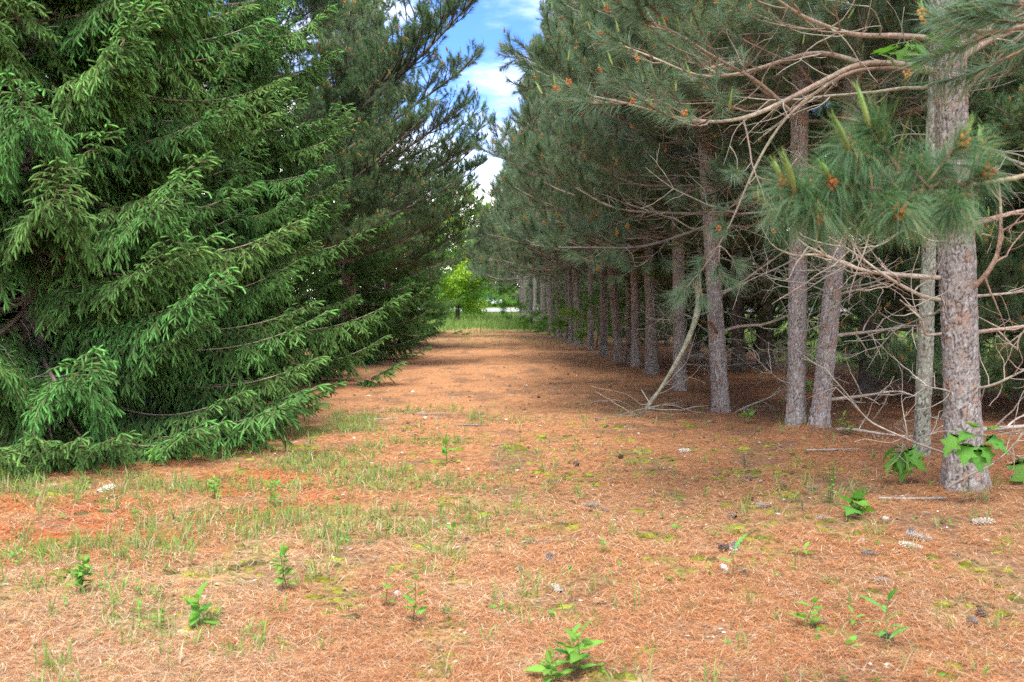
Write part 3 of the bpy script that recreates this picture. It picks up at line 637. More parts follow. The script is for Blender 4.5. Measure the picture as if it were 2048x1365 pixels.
bare_on(t0, [(1915, 668), (1960, 664), (2010, 658), (2080, 648), (2160, 630)], .018, 917, 7, (.36, .26, .2))
bare_on(t0, [(1915, 455), (1960, 445, .1), (2010, 430, .1), (2070, 415, .2), (2150, 380, .2)], .024, 918, 7, (.36, .25, .19))
bare_on(t0, [(1925, 770), (1955, 778, -.1), (1990, 770, -.2), (2050, 740, -.3), (2120, 700, -.4)], .012, 919, 9)
bare_on(t0, [(1935, 862), (1985, 858), (2060, 852), (2150, 846)], .022, 920, 8, (.36, .30, .26))
bare_on(t0, [(1885, 905), (1840, 890, -.1), (1790, 868, -.1), (1740, 845), (1700, 800)], .009, 921, 8)
bare_on(t0, [(1895, 975, -.15), (1940, 950, -.25), (1985, 930, -.3), (2020, 900, -.3), (2060, 850, -.3)], .008, 922, 8)
bare_on(T[2], [(1650, 675), (1700, 668, -.1), (1740, 664, -.2), (1800, 655, -.4), (1860, 652, -.6)], .022, 931, 8)
bare_on(T[2], [(1655, 800), (1700, 796, -.1), (1740, 790, -.3), (1790, 782, -.5), (1820, 788, -.7)], .022, 932, 6)
bare_on(T[2], [(1650, 862), (1700, 858, -.2), (1760, 868, -.4), (1820, 874, -.6), (1870, 868, -.8)], .022, 933, 6)
bare_on(T[2], [(1662, 600), (1690, 585, -.1), (1740, 575, -.3), (1790, 560, -.5)], .018, 934, 7)
bare_on(T[1], [(1600, 480), (1640, 515, -.2), (1700, 545, -.5), (1760, 560, -.8)], .014, 935, 8)
bare_on(T[3], [(1446, 662), (1480, 652), (1530, 650), (1580, 630), (1620, 600)], .022, 941, 7)
bare_on(T[3], [(1440, 590), (1470, 575, -.1), (1510, 545, -.2), (1560, 510, -.4), (1640, 440, -.6)], .020, 942, 9)
bare_on(T[3], [(1446, 838), (1490, 815, -.1), (1540, 795, -.2), (1580, 770, -.3)], .016, 943, 7)
bare_on(T[3], [(1437, 672), (1428, 655, -.25), (1420, 645, -.4)], .022, 944, 1, (.20, .09, .05), r1=.018, tl=(.3, .5))
bare_on(T[4], [(1352, 612), (1320, 640, -.2), (1290, 660, -.3), (1240, 655, -.5)], .012, 945, 6)

# ---- a pine just outside the frame on the right whose low branch reaches in front of the camera
nb, nbp = pine('red', 3.75, 3.9, 12.0, .13, "pine whose low needle-tufted branch hangs into the picture in front of the nearest trunk", G_RED, 77, 4.6, 2.2, (0, 0), (60, .02, 4), 6, (.6, 1.5), .7, 4)
NEAR_SH = [pine_shoot(s, ln=.13, nl=.135, n=210, w=.0016, c0=(.060, .120, .048), c1=(.115, .215, .088), bend=.6, spread=(.5, 1.6), droop=.3) for s in (61, 62, 63)]
o = np.array(nb.location); mb = MB(); r = np.random.default_rng(5)
def npx(px, py, Y): return at(px, py, Y) - o
main = np.array([stem_at(nbp, 2.35), npx(2120, 330, 3.0), npx(2000, 372, 2.75), npx(1900, 372, 2.68), npx(1800, 384, 2.6), npx(1700, 398, 2.6), npx(1610, 425, 2.62)])
d = np.concatenate([[0], np.cumsum(np.linalg.norm(np.diff(main, axis=0), axis=1))]); ss = np.linspace(0, d[-1], 24); A = np.stack([np.interp(ss, d, main[:, k]) for k in range(3)], -1)
for _ in range(3): A[1:-1] = (A[:-2] + 2 * A[1:-1] + A[2:]) / 4
mb.tube(A, np.linspace(.016, .0035, 24), 7, (.17, .12, .08), 0)
nshoots = [((1790, 330, 2.6), (1738, 255, 2.57), 1.15, 0), ((1780, 330, 2.6), (1700, 306, 2.5), 1.0, 0), ((1860, 360, 2.65), (1926, 290, 2.6), 1.0, 1), ((1760, 378, 2.6), (1668, 372, 2.5), 1.0, 1),
           ((1630, 420, 2.62), (1568, 372, 2.58), 1.0, 1), ((1640, 420, 2.62), (1590, 385, 2.5), .9, 0), ((1900, 380, 2.7), (1975, 350, 2.6), .9, 2), ((1830, 385, 2.6), (1800, 430, 2.45), .9, 2), ((1700, 400, 2.6), (1640, 440, 2.5), .9, 2),
           ((1880, 375, 2.65), (1840, 330, 2.75), 1.0, 2), ((1720, 395, 2.6), (1710, 345, 2.75), 1.0, 2), ((1660, 410, 2.6), (1620, 380, 2.8), .9, 2), ((1780, 385, 2.6), (1760, 420, 2.7), .9, -1), ((1880, 380, 2.65), (1900, 430, 2.55), .9, -1), ((1940, 375, 2.7), (1960, 300, 2.85), .9, 1), ((1620, 425, 2.62), (1570, 440, 2.55), .9, -1)] + [((x_ + 25, 385, 2.65), (x_ - 15 + 10 * (q_ % 3), 420 + 12 * (q_ % 2), 2.5 + .1 * (q_ % 4)), .95, -1) for q_, x_ in enumerate(range(1640, 1960, 32))] + [((x_ + 20, 380, 2.65), (x_ - 20, 345 - 10 * (q_ % 2), 2.6 + .08 * (q_ % 3)), .85, -1) for q_, x_ in enumerate(range(1660, 1960, 60))]
tips_ = []
for k, (a_, b_, sc, cd) in enumerate(nshoots):
    a_, b_ = npx(*a_), npx(*b_); D = b_ - a_; l = np.linalg.norm(D)
    mb.tube(np.array([a_, a_ + D * .5 + r.normal(size=3) * .004, b_]), [.0045, .004, .0035], 5, (.15, .11, .07), 0)
    mb.stamp(NEAR_SH[k % 3], [b_ - D / l * .125 * sc], [D], sc, r.uniform(.9, 1.15), roll=r.normal(0, .3, 1), rng=r)
    if l > .12: mb.stamp(NEAR_SH[(k + 1) % 3], [a_], [D], sc * .8, .95, roll=r.normal(0, .3, 1), rng=r)
    if cd >= 0: tips_.append((b_, D * .6 / l + np.array([-.05, 0, .75]), cd))
nbr = link("branch", mb.mesh("near_pine_branch", [M_WOOD, M_PINE], smooth={0}), nb)
def single(T_, name): x = MB(); x.v, x.t, x.c, x.m = [T_[0]], [T_[1]], [T_[2]], [T_[3]]; return x.mesh(name, [M_WOOD, M_PINE])
CM = [single(CAND[0], "candle"), single(candle(2, .045), "short_candle"), single(CAND[2], "pollen_cone")]
for b_, D, cd in tips_:
    if cd == 0: link("candle", CM[0], nbr, mat=frame(b_, D, 0, 1.0, sx=1.25))
    else:
        link("pollen_cone", CM[2], nbr, mat=frame(b_, D, 0, .95))
        if cd == 1: link("candle", CM[1], nbr, mat=frame(b_ + nrm(D) * .025, D, 0, 1.0))
me = pine_limb(np.array([npx(2250, -60, 3.3), npx(2150, 20, 3.3), npx(2050, 60, 3.4), npx(1980, 70, 3.5), npx(1930, 60, 3.6)]), 62, RED_SH, r0=.016, t0=.3, step=.12, sec=.35, bare=1, cand=.2)
link("branch", me, nb)

# ---- trees behind the right-hand row
G_BACK = "pines standing behind the right-hand row"
back = [(1530, 744, .16, .3, "dark thick trunk behind the row, left of the straight slender pine"), (1478, 748, .13, .25, "dark trunk just behind the fourth pine of the row"),
        (1392, 722, .10, .3, "thin dark trunk showing between the slim pines behind the fallen branch"), (1738, 800, .15, .2, "dark trunk between the leaning pine and the thin lichen-covered trunk")]
for k, (px, py, rb, zl, lab) in enumerate(back):
    g = gd(px, py); pine('white', g[0], g[1], 12, rb, lab, G_BACK, 140 + k, 1.5 if k != 3 else 2.0, 2.6, (R.normal(0, .03), 0), (30, .04, 4), 12, (.3, 2.2), .7, 4)
g = gd(1842, 930); pine('red', g[0], g[1], 9, .06, "thin greenish lichen-covered trunk just left of the nearest pine", G_BACK, 150, 5.0, 1.4, (.02, 0), (48, .014, 4.4), 8, (.3, 3), .7, 3, trunk='lichen')
more = [(5.9, 13.0), (4.9, 21.5), (4.6, 29.5), (4.3, 36.5), (3.9, 42), (3.6, 50), (3.0, 60), (4.8, 66), (2.2, 72), (6.5, 52), (8.8, 13.2), (7.4, 14.5), (8.2, 19), (6.4, 25.5), (7.6, 11.2), (6.2, 31), (5.6, 38), (5.2, 46), (9.5, 25), (11.2, 18.5), (4.6, 55), (10.5, 33)]
where = ["young low pine behind the leaning pine", "young low pine seen left of the straight slender pine", "young low pine behind the sixth pine", "young low pine behind the tenth pine", "young low pine behind the twelfth pine", "young low pine behind the sixteenth pine", "young low pine behind the eighteenth pine", "young low pine behind the last pines of the row", "young low pine at the very end of the row", "young low pine in the field behind the fifteenth pine", "young low pine just right of the nearest trunk", "low-branched white pine just right of the nearest trunk", "white pine with drooping dark branches at the right edge", "white pine far behind the fourth pine", "white pine at the right edge whose foliage fills behind the nearest trunk",
         "white pine behind the eighth pine of the row", "white pine behind the twelfth pine of the row", "white pine behind the fifteenth pine of the row", "white pine in the field behind the straight slender pine", "white pine farthest right in the field", "white pine behind the end of the row", "distant white pine in the field seen between the slender trunks"]
for k, (x, y) in enumerate(more):
    if k < 11: pine('white', x, y, 4.6 + (k % 3), .07, where[k], G_BACK, 160 + k, .35, 1.7, (0, 0), (14, .1, 3), 6, (.2, 1.6), .5, 5); continue
    pine('white', x, y, 11 + (k % 3), .14, where[k], G_BACK, 160 + k, (.9 if k in (11, 12, 14) else 1.5), 3.0, (0, 0), (18, .08, 3), 6, (.3, 2.0), (.58 if k in (11, 12, 14) else 1.1), 5 if k in (11, 12, 14) else 4)

# ---- left side: spruces and white pines
SP1 = spruce(-5.05, 10.5, 11.0, 3.45, "large spruce with hanging sprays filling the left of the picture", 1, dz=.25, nb=8, z0=.32, tr=.13)
rr_ = np.random.default_rng(31)
for (px, py, hz) in [(-60, 985, .10), (60, 968, .12), (170, 962, .10), (270, 955, .14), (360, 945, .08), (450, 920, .10), (545, 895, .10), (625, 872, .08), (120, 930, .45), (320, 900, .40), (500, 870, .35), (20, 900, .75), (230, 860, .8)]:
    e = gd(px, py); e = np.array([e[0] + 5.05, e[1] - 10.5, hz + .30]); b0_ = np.array([0, 0, .62 + hz * .8]); Dv = e - b0_; put(SP1, "branch", SPR, b0_, Dv, np.linalg.norm(Dv) * 1.02, rr_, .1)
spruce(-5.3, 16.4, 12.0, 3.5, "second spruce, right behind the big left one, its sprays overhanging the path edge", 2, dz=.27, z0=.32, tr=.14)
spruce(-9.6, 13.0, 11.0, 3.6, "spruce at the far left edge behind the big one", 6, dz=.6, nb=5)
spruce(-4.0, 24.0, 6.0, 2.3, "smaller bushy spruce under the white pine at the path edge", 3, dz=.32, nb=5)
spruce(-3.9, 31.0, 5.5, 2.0, "small bluish spruce beyond the bushy one, half hidden", 4, dz=.34, nb=5)
spruce(-4.2, 41.0, 7.0, 2.4, "farthest dark spruce on the left, next to the grassy end", 5, dz=.42, nb=5)
G_WL = "white pines on the left of the path"
def white_left(x, y, H, label, seed, tips, zl=2.2, Rr=3.8, dz=.62, nb=5):
    t, pts = pine('white', x, y, H, .17, label, G_WL, seed, zl, Rr, (0, 0), (20, .08, 4), 6, (.5, 2.2), dz, nb)
    r = np.random.default_rng(seed + 1); o = np.array(t.location)
    for (bz, px, py, dy) in tips:
        e = at(px, py, y + dy) - o; b0 = stem_at(pts, bz); D = e - b0; L_ = np.linalg.norm(D)
        put(t, "branch", WHTB, b0, D, L_ * .97, r, .15, (.8, 1.6))
    return t
white_left(-4.9, 20.5, 12.5, "tall white pine with ascending limbs and orange buds leaning over the path", 180,
           [(3.6, 800, -10, 0), (3.6, 905, -5, -.5), (4.2, 1030, 0, 0), (3.8, 985, 150, -.5), (3.2, 975, 240, 0), (2.8, 960, 330, .5), (4.4, 960, 40, .5), (2.4, 930, 400, -.5), (2.0, 905, 470, 0), (3.0, 900, 250, -1)], Rr=2.7)
white_left(-4.6, 28.0, 12, "white pine whose lacy twigs reach across the pale sky", 185,
           [(3.5, 990, 300, 0), (3.2, 985, 350, .5), (4.2, 1000, 270, 0), (4.8, 985, 240, .5), (2.6, 950, 430, 0), (2.4, 972, 400, 0), (2.0, 960, 470, .5), (3.8, 960, 320, -.5)], zl=2.6, Rr=2.9)
white_left(-5.2, 36.0, 12, "third white pine on the left, behind the lacy one", 190, [(4, 965, 380, 0), (3, 950, 450, 0), (2.6, 962, 490, 0), (3.4, 975, 420, 0), (4.6, 980, 340, 0)], zl=2.4, Rr=2.9)
white_left(-9.5, 19.0, 12, "white pine behind the two big spruces on the left", 195, [], zl=1.2, dz=1.3)
white_left(-9.5, 27.0, 12, "white pine at the back left, hidden among the spruces", 198, [], zl=1.0, dz=1.3)

# ---- far broad-leaved trees, shrubs
def leaf_t(seed, lobes=False):
    mb = MB(); r = np.random.default_rng(seed)
    v = np.array([[0, 0, 0], [.35, .28, .03], [.7, .22, .02], [1, 0, -.06], [.7, -.22, .02], [.35, -.28, .03]]); t = [[0, 2, 1], [0, 3, 2], [0, 4, 3], [0, 5, 4]]
    mb.add(v, t, (.115, .235, .035), 1); return mb.tmpl()
LEAF = leaf_t(1)
def leaf_spray(seed, Ln=1.4, n=420, size=.10, col=1.0):
    r = np.random.default_rng(seed); mb = MB()
    A = bendy(r, np.zeros(3), (1, 0, .2), Ln, 8, .1, .02); mb.tube(A, np.linspace(.02, .005, 9), 5, (.14, .11, .08), 0)
    P, D = [], []
    for q in range(14):
        k = r.integers(2, 9); p = bendy(r, A[k], r.normal(size=3) * .8 + (A[k] - A[k - 1]) * 6, Ln * r.uniform(.2, .45), 5, .15, 0.02); mb.tube(p, np.linspace(.006, .002, 6), 4, (.14, .11, .08), 0)
        for z in range(n // 14): kk = r.integers(1, 6); P.append(p[kk] + r.normal(size=3) * .06 * Ln); D.append(r.normal(size=3) + np.array([0, 0, -.35]))
    mb.stamp(LEAF, np.array(P), np.array(D), r.uniform(.6, 1.2, len(P)) * size, r.uniform(.75, 1.25, (len(P), 1)) * np.asarray(col) * np.ones(3), rng=r)
    return mb.mesh("leafy_branch", [M_WOOD, M_LEAF])
LSP = [leaf_spray(k) for k in range(4)]; LSP_Y = [leaf_spray(10 + k, col=(1.75, 1.5, 1.0)) for k in range(3)]
def broadleaf(x, y, H, Rr, zl, label, seed, group, n=60, name="broadleaf_tree", bank=None):
    r = np.random.default_rng(seed); t = tree_root(name, x, y, label, "tree" if name != "shrub" else "shrub", group)
    pts = np.array([[0, 0, 0], [.1, 0, H * .5], [0, 0, H * .95]]); link("trunk", trunk_mesh("broadleaf_trunk", pts, [.03 * H * .6, .02 * H * .6, .01], 12, .15, 3, seed, .05, .004, 'dark'), t)
    for k in range(n):
        u = (k + .5) / n; z = zl + (H - zl) * u; az = k * 2.4 + r.normal(0, .3); rad = Rr * math.sin(math.pi * min(1, .18 + .8 * u)) * r.uniform(.35, 1)
        el = r.uniform(-.1, .7); d = np.array([math.cos(az) * math.cos(el), math.sin(az) * math.cos(el), math.sin(el)])
        b0 = stem_at(pts, max(.05, min(z, H * .95))); 
        link("branch", (bank or LSP)[r.integers(len(bank or LSP))], t, mat=frame(b0 + d * rad * .35, d, r.uniform(0, 6), max(.35, rad * .75 / 1.4 + .35)))
    return t
GB = "pale green broad-leaved trees at the far end of the path"
broadleaf(-3.3, 60, 8.2, 2.8, .4, "bright yellow-green leafy tree at the far end of the path on the left", 210, GB, 120, bank=LSP_Y)
broadleaf(-2.9, 72, 6.0, 2.4, .2, "darker leafy tree just right of the yellow-green one at the far end", 211, GB, 70)
broadleaf(-7.0, 55, 8.0, 3.0, .5, "leafy tree behind the farthest spruce on the left", 212, GB, 70)
GS = "low leafy shrubs under the far pines"
for k, (px, py, h, lab) in enumerate([(1095, 672, .4, "low leafy shrub at the foot of the far pines"), (1060, 664, .6, "green shrub where the row of pines ends"), (1020, 652, 1.1, "bushy shrub in the grass at the end of the path"), (1150, 684, 1.3, "pale green leafy sapling between the far pine trunks"),
                                  (1192, 700, 1.5, "leafy sapling behind the tenth pine trunk"), (1130, 676, .3, "small shrub in front of the fourteenth pine")]):
    g = gd(px, py); broadleaf(g[0], g[1], h, h * .55, .1, lab, 220 + k, GS, 9, "shrub")

# ---- far road, wood on the horizon, car
mb = MB(); xs = np.linspace(-120, 200, 60); ya, yb = 88 + 4 * np.sin(xs / 60), 112 + 4 * np.sin(xs / 60)
v = np.concatenate([np.stack([xs, ya, gz(xs, ya) + .25], -1), np.stack([xs, yb, gz(xs, yb) + .3], -1)]); k = np.arange(59)
mb.add(v, np.concatenate([np.stack([k, k + 1, k + 61], -1), np.stack([k, k + 61, k + 60], -1)]), (.30, .29, .27), 0)
ro = link("road", mb.mesh("road", [M_STONE])); ro["kind"] = "structure"; ro["label"] = "pale gravel road crossing beyond the grass"
mb = MB(); r = np.random.default_rng(33); P, D = [], []
for k in range(150):
    if k < 80: cx_, cy_ = r.uniform(-70, 90), r.uniform(150, 170)
    else: cx_, cy_ = r.uniform(38, 60), r.uniform(10, 160)
    if k >= 130: cx_, cy_ = r.uniform(-60, -30), r.uniform(10, 160)
    h = r.uniform(5, 10) if k < 80 else r.uniform(4, 8)
    n_ = 420; q = r.normal(size=(n_, 3)); q = q / np.linalg.norm(q, axis=1)[:, None] * r.uniform(.6, 1, n_)[:, None] ** .5
    P.append(q * np.array([3.2, 3.2, h * .52]) + np.array([cx_, cy_, h * .5])); D.append(r.normal(size=(n_, 3)))
P = np.concatenate(P); D = np.concatenate(D); sh = np.repeat(r.uniform(.45, .95, 150), 420) * r.uniform(.8, 1.2, len(P))
mb.stamp(LEAF, P, D, r.uniform(.6, 1.3, len(P)), sh, rng=r)
fw = link("far_wood", mb.mesh("far_wood", [M_WOOD, M_LEAF])); tag(fw, "dark green wood along the horizon beyond the road", "wood", kind="stuff")

# ---- field grass and path grass (uncountable)
BL = MB()
def blades(mb, X, Y, H, W, lean, c0, c1, r):
    N = len(X); Z = gz(X, Y) - .01; B = np.stack([X, Y, Z], -1); az = r.uniform(0, 6.283, N); ln = np.abs(r.normal(0, lean, N))
    D = nrm(np.stack([np.cos(az) * ln, np.sin(az) * ln, np.ones(N)], -1)); f = r.uniform(0, 6.283, N); sd = np.stack([np.cos(f), np.sin(f), 0 * f], -1) * (W / 2)[:, None]
    mid = B + D * (H * .55)[:, None]; D2 = nrm(D + np.stack([np.cos(az) * ln, np.sin(az) * ln, -.3 * ln], -1) * 1.2); tip = mid + D2 * (H * .45)[:, None]
    v = np.stack([B - sd, B + sd, mid + sd * .8, mid - sd * .8, tip], 1); c = np.stack([c0, c0, (c0 + c1) / 2, (c0 + c1) / 2, c1], 1)
    t = np.array([[0, 1, 2], [0, 2, 3], [3, 2, 4]])[None] + (np.arange(N) * 5)[:, None, None]
    mb.add(v.reshape(-1, 3), t.reshape(-1, 3), c.reshape(-1, 3), 0)
r = np.random.default_rng(71)
X = np.concatenate([r.uniform(-9, 7, 22000), r.uniform(5.5, 26, 26000)]); Y = np.concatenate([43 + 42 * r.random(22000) ** 1.4, 9 + 50 * r.random(26000) ** 1.2])
fl = masks(X, Y)[0]; keep = r.random(len(X)) < fl; X, Y = X[keep], Y[keep]; N = len(X)
c1 = np.array([.20, .29, .075]) * r.uniform(.7, 1.35, (N, 1)); blades(BL, X, Y, r.uniform(.2, .6, N), np.full(N, .02), .35, c1 * .7, c1, r)
fgo = link("field_grass", BL.mesh("field_grass", [M_GRASS])); tag(fgo, "tall bright green grass of the open field", "grass", kind="stuff")
PG = MB(); r = np.random.default_rng(72)
# tufts: centres chosen by the grass mask, several blades each
cxs = r.uniform(-5, 4, 60000); cys = 3.4 + 10.5 * r.random(60000) ** 1.15
g_ = masks(cxs, cys)[2]; keep = r.random(len(cxs)) < g_ * .34 + .008; cxs, cys = cxs[keep], cys[keep]
nbld = r.integers(3, 11, len(cxs)); X = np.repeat(cxs, nbld) + r.normal(0, .022, nbld.sum()); Y = np.repeat(cys, nbld) + r.normal(0, .022, nbld.sum()); N = len(X)
hh = np.repeat(r.uniform(.04, .15, len(cxs)), nbld) * r.uniform(.6, 1.3, N); dry = r.random(N) < .25
c1 = np.where(dry[:, None], np.array([.46, .36, .22]), np.array([.20, .36, .05])) * r.uniform(.7, 1.35, (N, 1)); c0 = np.where(dry[:, None], c1 * .8, np.array([.20, .24, .09]))
blades(PG, X, Y, hh, r.uniform(.004, .009, N), .6, c0, c1, r)
X = r.uniform(-8, 6, 60000); Y = 14 + 34 * r.random(60000) ** .8; mk = masks(X, Y); keep = r.random(60000) < mk[1] * .8 * (1 - mk[0]) + .004; X, Y = X[keep], Y[keep]; N = len(X)
c1 = np.array([.15, .25, .05]) * r.uniform(.7, 1.3, (N, 1)); blades(PG, X, Y, r.uniform(.04, .14, N), np.full(N, .008), .45, c1 * .8, c1, r)
pgo = link("path_grass", PG.mesh("path_grass", [M_GRASS])); tag(pgo, "sparse tufts of short grass growing through the pine needles", "grass", kind="stuff")

# ---- fallen needles (uncountable)
LT = MB(); r = np.random.default_rng(73); N = 230000
py = 700 + (1400 - 700) * r.random(N) ** .8; Yd = CAM_H * F / (py - 595); Yd = Yd * r.uniform(.97, 1.03, N); Xd = (r.uniform(-60, 2110, N) - 1024) / F * Yd
az = r.uniform(0, 6.283, N); ln = r.uniform(.05, .14, N); kink = r.normal(0, .18, N)
fld, vg, grm, ms, sn, rs, stw = masks(Xd, Yd); keep = (r.random(N) > fld * .95) & (r.random(N) > ms * .75) & (r.random(N) > sn * .7) & (r.random(N) > vg * .7) & (r.random(N) > .7 * sstep(.54, .68, fbm(Xd * 2.3 + 5, Yd * 2.3, 95, 5)))
Xd, Yd, az, ln, kink, stw, rs = (q_[keep] for q_ in (Xd, Yd, az, ln, kink, stw, rs)); N = len(Xd)
wd = np.clip(Yd * .0005, .0018, .006); lift0, lift1 = r.uniform(.002, .02, N), r.uniform(.002, .034, N)
x0, y0 = Xd - np.cos(az) * ln / 2, Yd - np.sin(az) * ln / 2; x1, y1 = Xd + np.cos(az + kink) * ln / 2, Yd + np.sin(az + kink) * ln / 2
nx_, ny_ = -np.sin(az) * wd / 2, np.cos(az) * wd / 2
za, zb, zc = gz(x0, y0) + lift0, gz(Xd, Yd) + (lift0 + lift1) / 2 + .003, gz(x1, y1) + lift1
v = np.stack([np.stack([x0, y0, za], -1), np.stack([Xd + nx_, Yd + ny_, zb], -1), np.stack([Xd - nx_, Yd - ny_, zb], -1), np.stack([x1, y1, zc], -1)], 1)
pal = np.array([[.44, .195, .078], [.36, .135, .048], [.48, .28, .145], [.55, .44, .28], [.14, .08, .045]])
pr = np.stack([.36 - .16 * stw, .30 - .12 * stw + .3 * rs, .18 + .08 * stw, .05 + .2 * stw, .10 + 0 * stw], -1); pr = np.clip(pr, .01, 1); cs = np.cumsum(pr, 1) / pr.sum(1, keepdims=True)
ix = (r.random(N)[:, None] > cs).sum(1).clip(0, 4); cc = np.clip(pal[ix] * r.uniform(.65, 1.3, (N, 1)), 0, .85)
LT.add(v.reshape(-1, 3), (np.array([[0, 1, 2], [2, 1, 3]])[None] + (np.arange(N) * 4)[:, None, None]).reshape(-1, 3), np.repeat(cc, 4, 0), 0)
lo_ = link("needle_litter", LT.mesh("needle_litter", [M_LITTER])); tag(lo_, "fallen orange pine needles lying over the path", "pine needles", kind="stuff")

# ---- moss cushions (uncountable, low domes with rough tops)
MO = MB(); r = np.random.default_rng(74); X = r.uniform(-3.6, 3, 30000); Y = 3.5 + 8 * r.random(30000); ms = masks(X, Y)[3]; keep = (r.random(30000) < ms * .14 + .0012); X, Y = X[keep], Y[keep]; N = len(X)
dome = MB(); th = np.arange(8) / 8 * 6.2832
dv = np.concatenate([np.stack([np.cos(th), np.sin(th), 0 * th - .3], -1), np.stack([.7 * np.cos(th + .3), .7 * np.sin(th + .3), 0 * th + .55], -1), [[0, 0, .85]]]); dt = []
for k in range(8): k2 = (k + 1) % 8; dt += [[k, k2, 8 + k2], [k, 8 + k2, 8 + k], [8 + k, 8 + k2, 16]]
dome.add(dv, dt, (.20, .21, .025), 0); DT = dome.tmpl()
P = np.stack([X, Y, gz(X, Y)], -1); sc = r.uniform(.012, .05, N)
V = DT[0][None] * np.stack([sc * r.uniform(.8, 1.6, N), sc, sc * r.uniform(.25, .5, N)], -1)[:, None] + P[:, None] + r.normal(size=(N, 17, 3)) * sc[:, None, None] * .10
cl = np.array([.20, .21, .025]) * r.uniform(.5, 1.3, (N, 1)); cl[r.random(N) < .25] = (.10, .085, .03)
MO.add(V.reshape(-1, 3), (DT[1][None] + (np.arange(N) * 17)[:, None, None]).reshape(-1, 3), np.repeat(cl, 17, 0), 0)
moo = link("moss", MO.mesh("moss", [mat("moss", .95, .1, noise=(160, .45), bump=(1, .01), var=0)], smooth=True)); tag(moo, "yellow-green moss cushions scattered in the needles", "moss", kind="stuff")

# ---- weeds, saplings, seedlings
def weed(x, y, h, label, seed, n=9, size=.035, spread=.5, col=1.0, stems=1):
    r = np.random.default_rng(seed); t = thing("weed", (x, y, float(gz(x, y))), label, "weed", "leafy weeds on the path")
    for s_ in range(stems):
        st = MB(); hh = h * r.uniform(.7, 1) if s_ else h
        A = bendy(r, np.array([r.normal(0, .015), r.normal(0, .015), -.01]), (r.normal(0, .12), r.normal(0, .12), 1), hh, 7, .06, .05); st.tube(A, np.linspace(.0025, .0015, 8), 5, (.13, .2, .05), 1)
        link("stem", st.mesh("weed_stem", [M_WOOD, M_LEAF]), t)
        for k in range(n):
            u = .2 + .8 * (k + 1) / n; P = A[0] + (A[-1] - A[0]) * u; P = np.array([np.interp(u * 7, np.arange(8), A[:, q_]) for q_ in range(3)])
            az = k * 2.2 + r.normal(0, .3); el = r.uniform(.1, .8) if u < .95 else 1.2; lf = WLEAF[r.integers(len(WLEAF))]
            d = (math.cos(az) * math.cos(el), math.sin(az) * math.cos(el), math.sin(el)); link("leaf", lf, t, mat=frame(P, d, r.normal(0, .3), size * r.uniform(.75, 1.25) * (1.2 - .4 * abs(u - .6))))
    return t
def leaf_mesh(name, outline, col, fold=.12, curl=.12, stalk=.2):
    """a leaf as a fan over its outline, folded along the midrib; outline: half-width by length"""
    mb = MB(); o = np.asarray(outline, float); n = len(o); c = np.array(col)
    mid = np.stack([o[:, 0] + stalk, 0 * o[:, 0], -curl * o[:, 0] ** 2], -1)
    up = np.stack([o[:, 0] + stalk, o[:, 1], fold * np.abs(o[:, 1]) - curl * o[:, 0] ** 2 - .1 * o[:, 1] ** 2], -1); dn = up * np.array([1, -1, 1])
    v = np.concatenate([mid, up, dn]); t = []
    for k in range(n - 1):
        t += [[k, k + 1, n + k + 1], [k, n + k + 1, n + k], [k, 2 * n + k, 2 * n + k + 1], [k, 2 * n + k + 1, k + 1]]
    cc = np.concatenate([np.tile(c * 1.15, (n, 1)), np.tile(c, (n, 1)), np.tile(c * .95, (n, 1))]); mb.add(v, t, cc, 1)
    mb.tube(np.array([[0, 0, 0], [stalk, 0, 0]]), [.02, .015], 4, c * .9, 1)
    return mb.mesh(name, [M_WOOD, M_LEAF], smooth=True)
WLEAF = [leaf_mesh("weed_leaf", [(0, .03), (.25, .22), (.55, .26), (.8, .15), (1, .01)], (.15, .315, .05), curl=c_) for c_ in (.1, .3, .5)]
LANCE = [leaf_mesh("lance_leaf", [(0, .02), (.3, .12), (.6, .12), (1, .005)], (.14, .32, .07), curl=c_) for c_ in (.15, .4)]
MAPLE = [leaf_mesh("maple_leaf", [(-.05, .02), (-.12, .18), (.05, .38), (.0, .55), (.16, .50), (.22, .32), (.38, .42), (.52, .62), (.58, .42), (.62, .22), (.78, .22), (.86, .12), (1.05, .005)], (.125, .285, .045), curl=c_, stalk=.3) for c_ in (.15, .35, .55)]
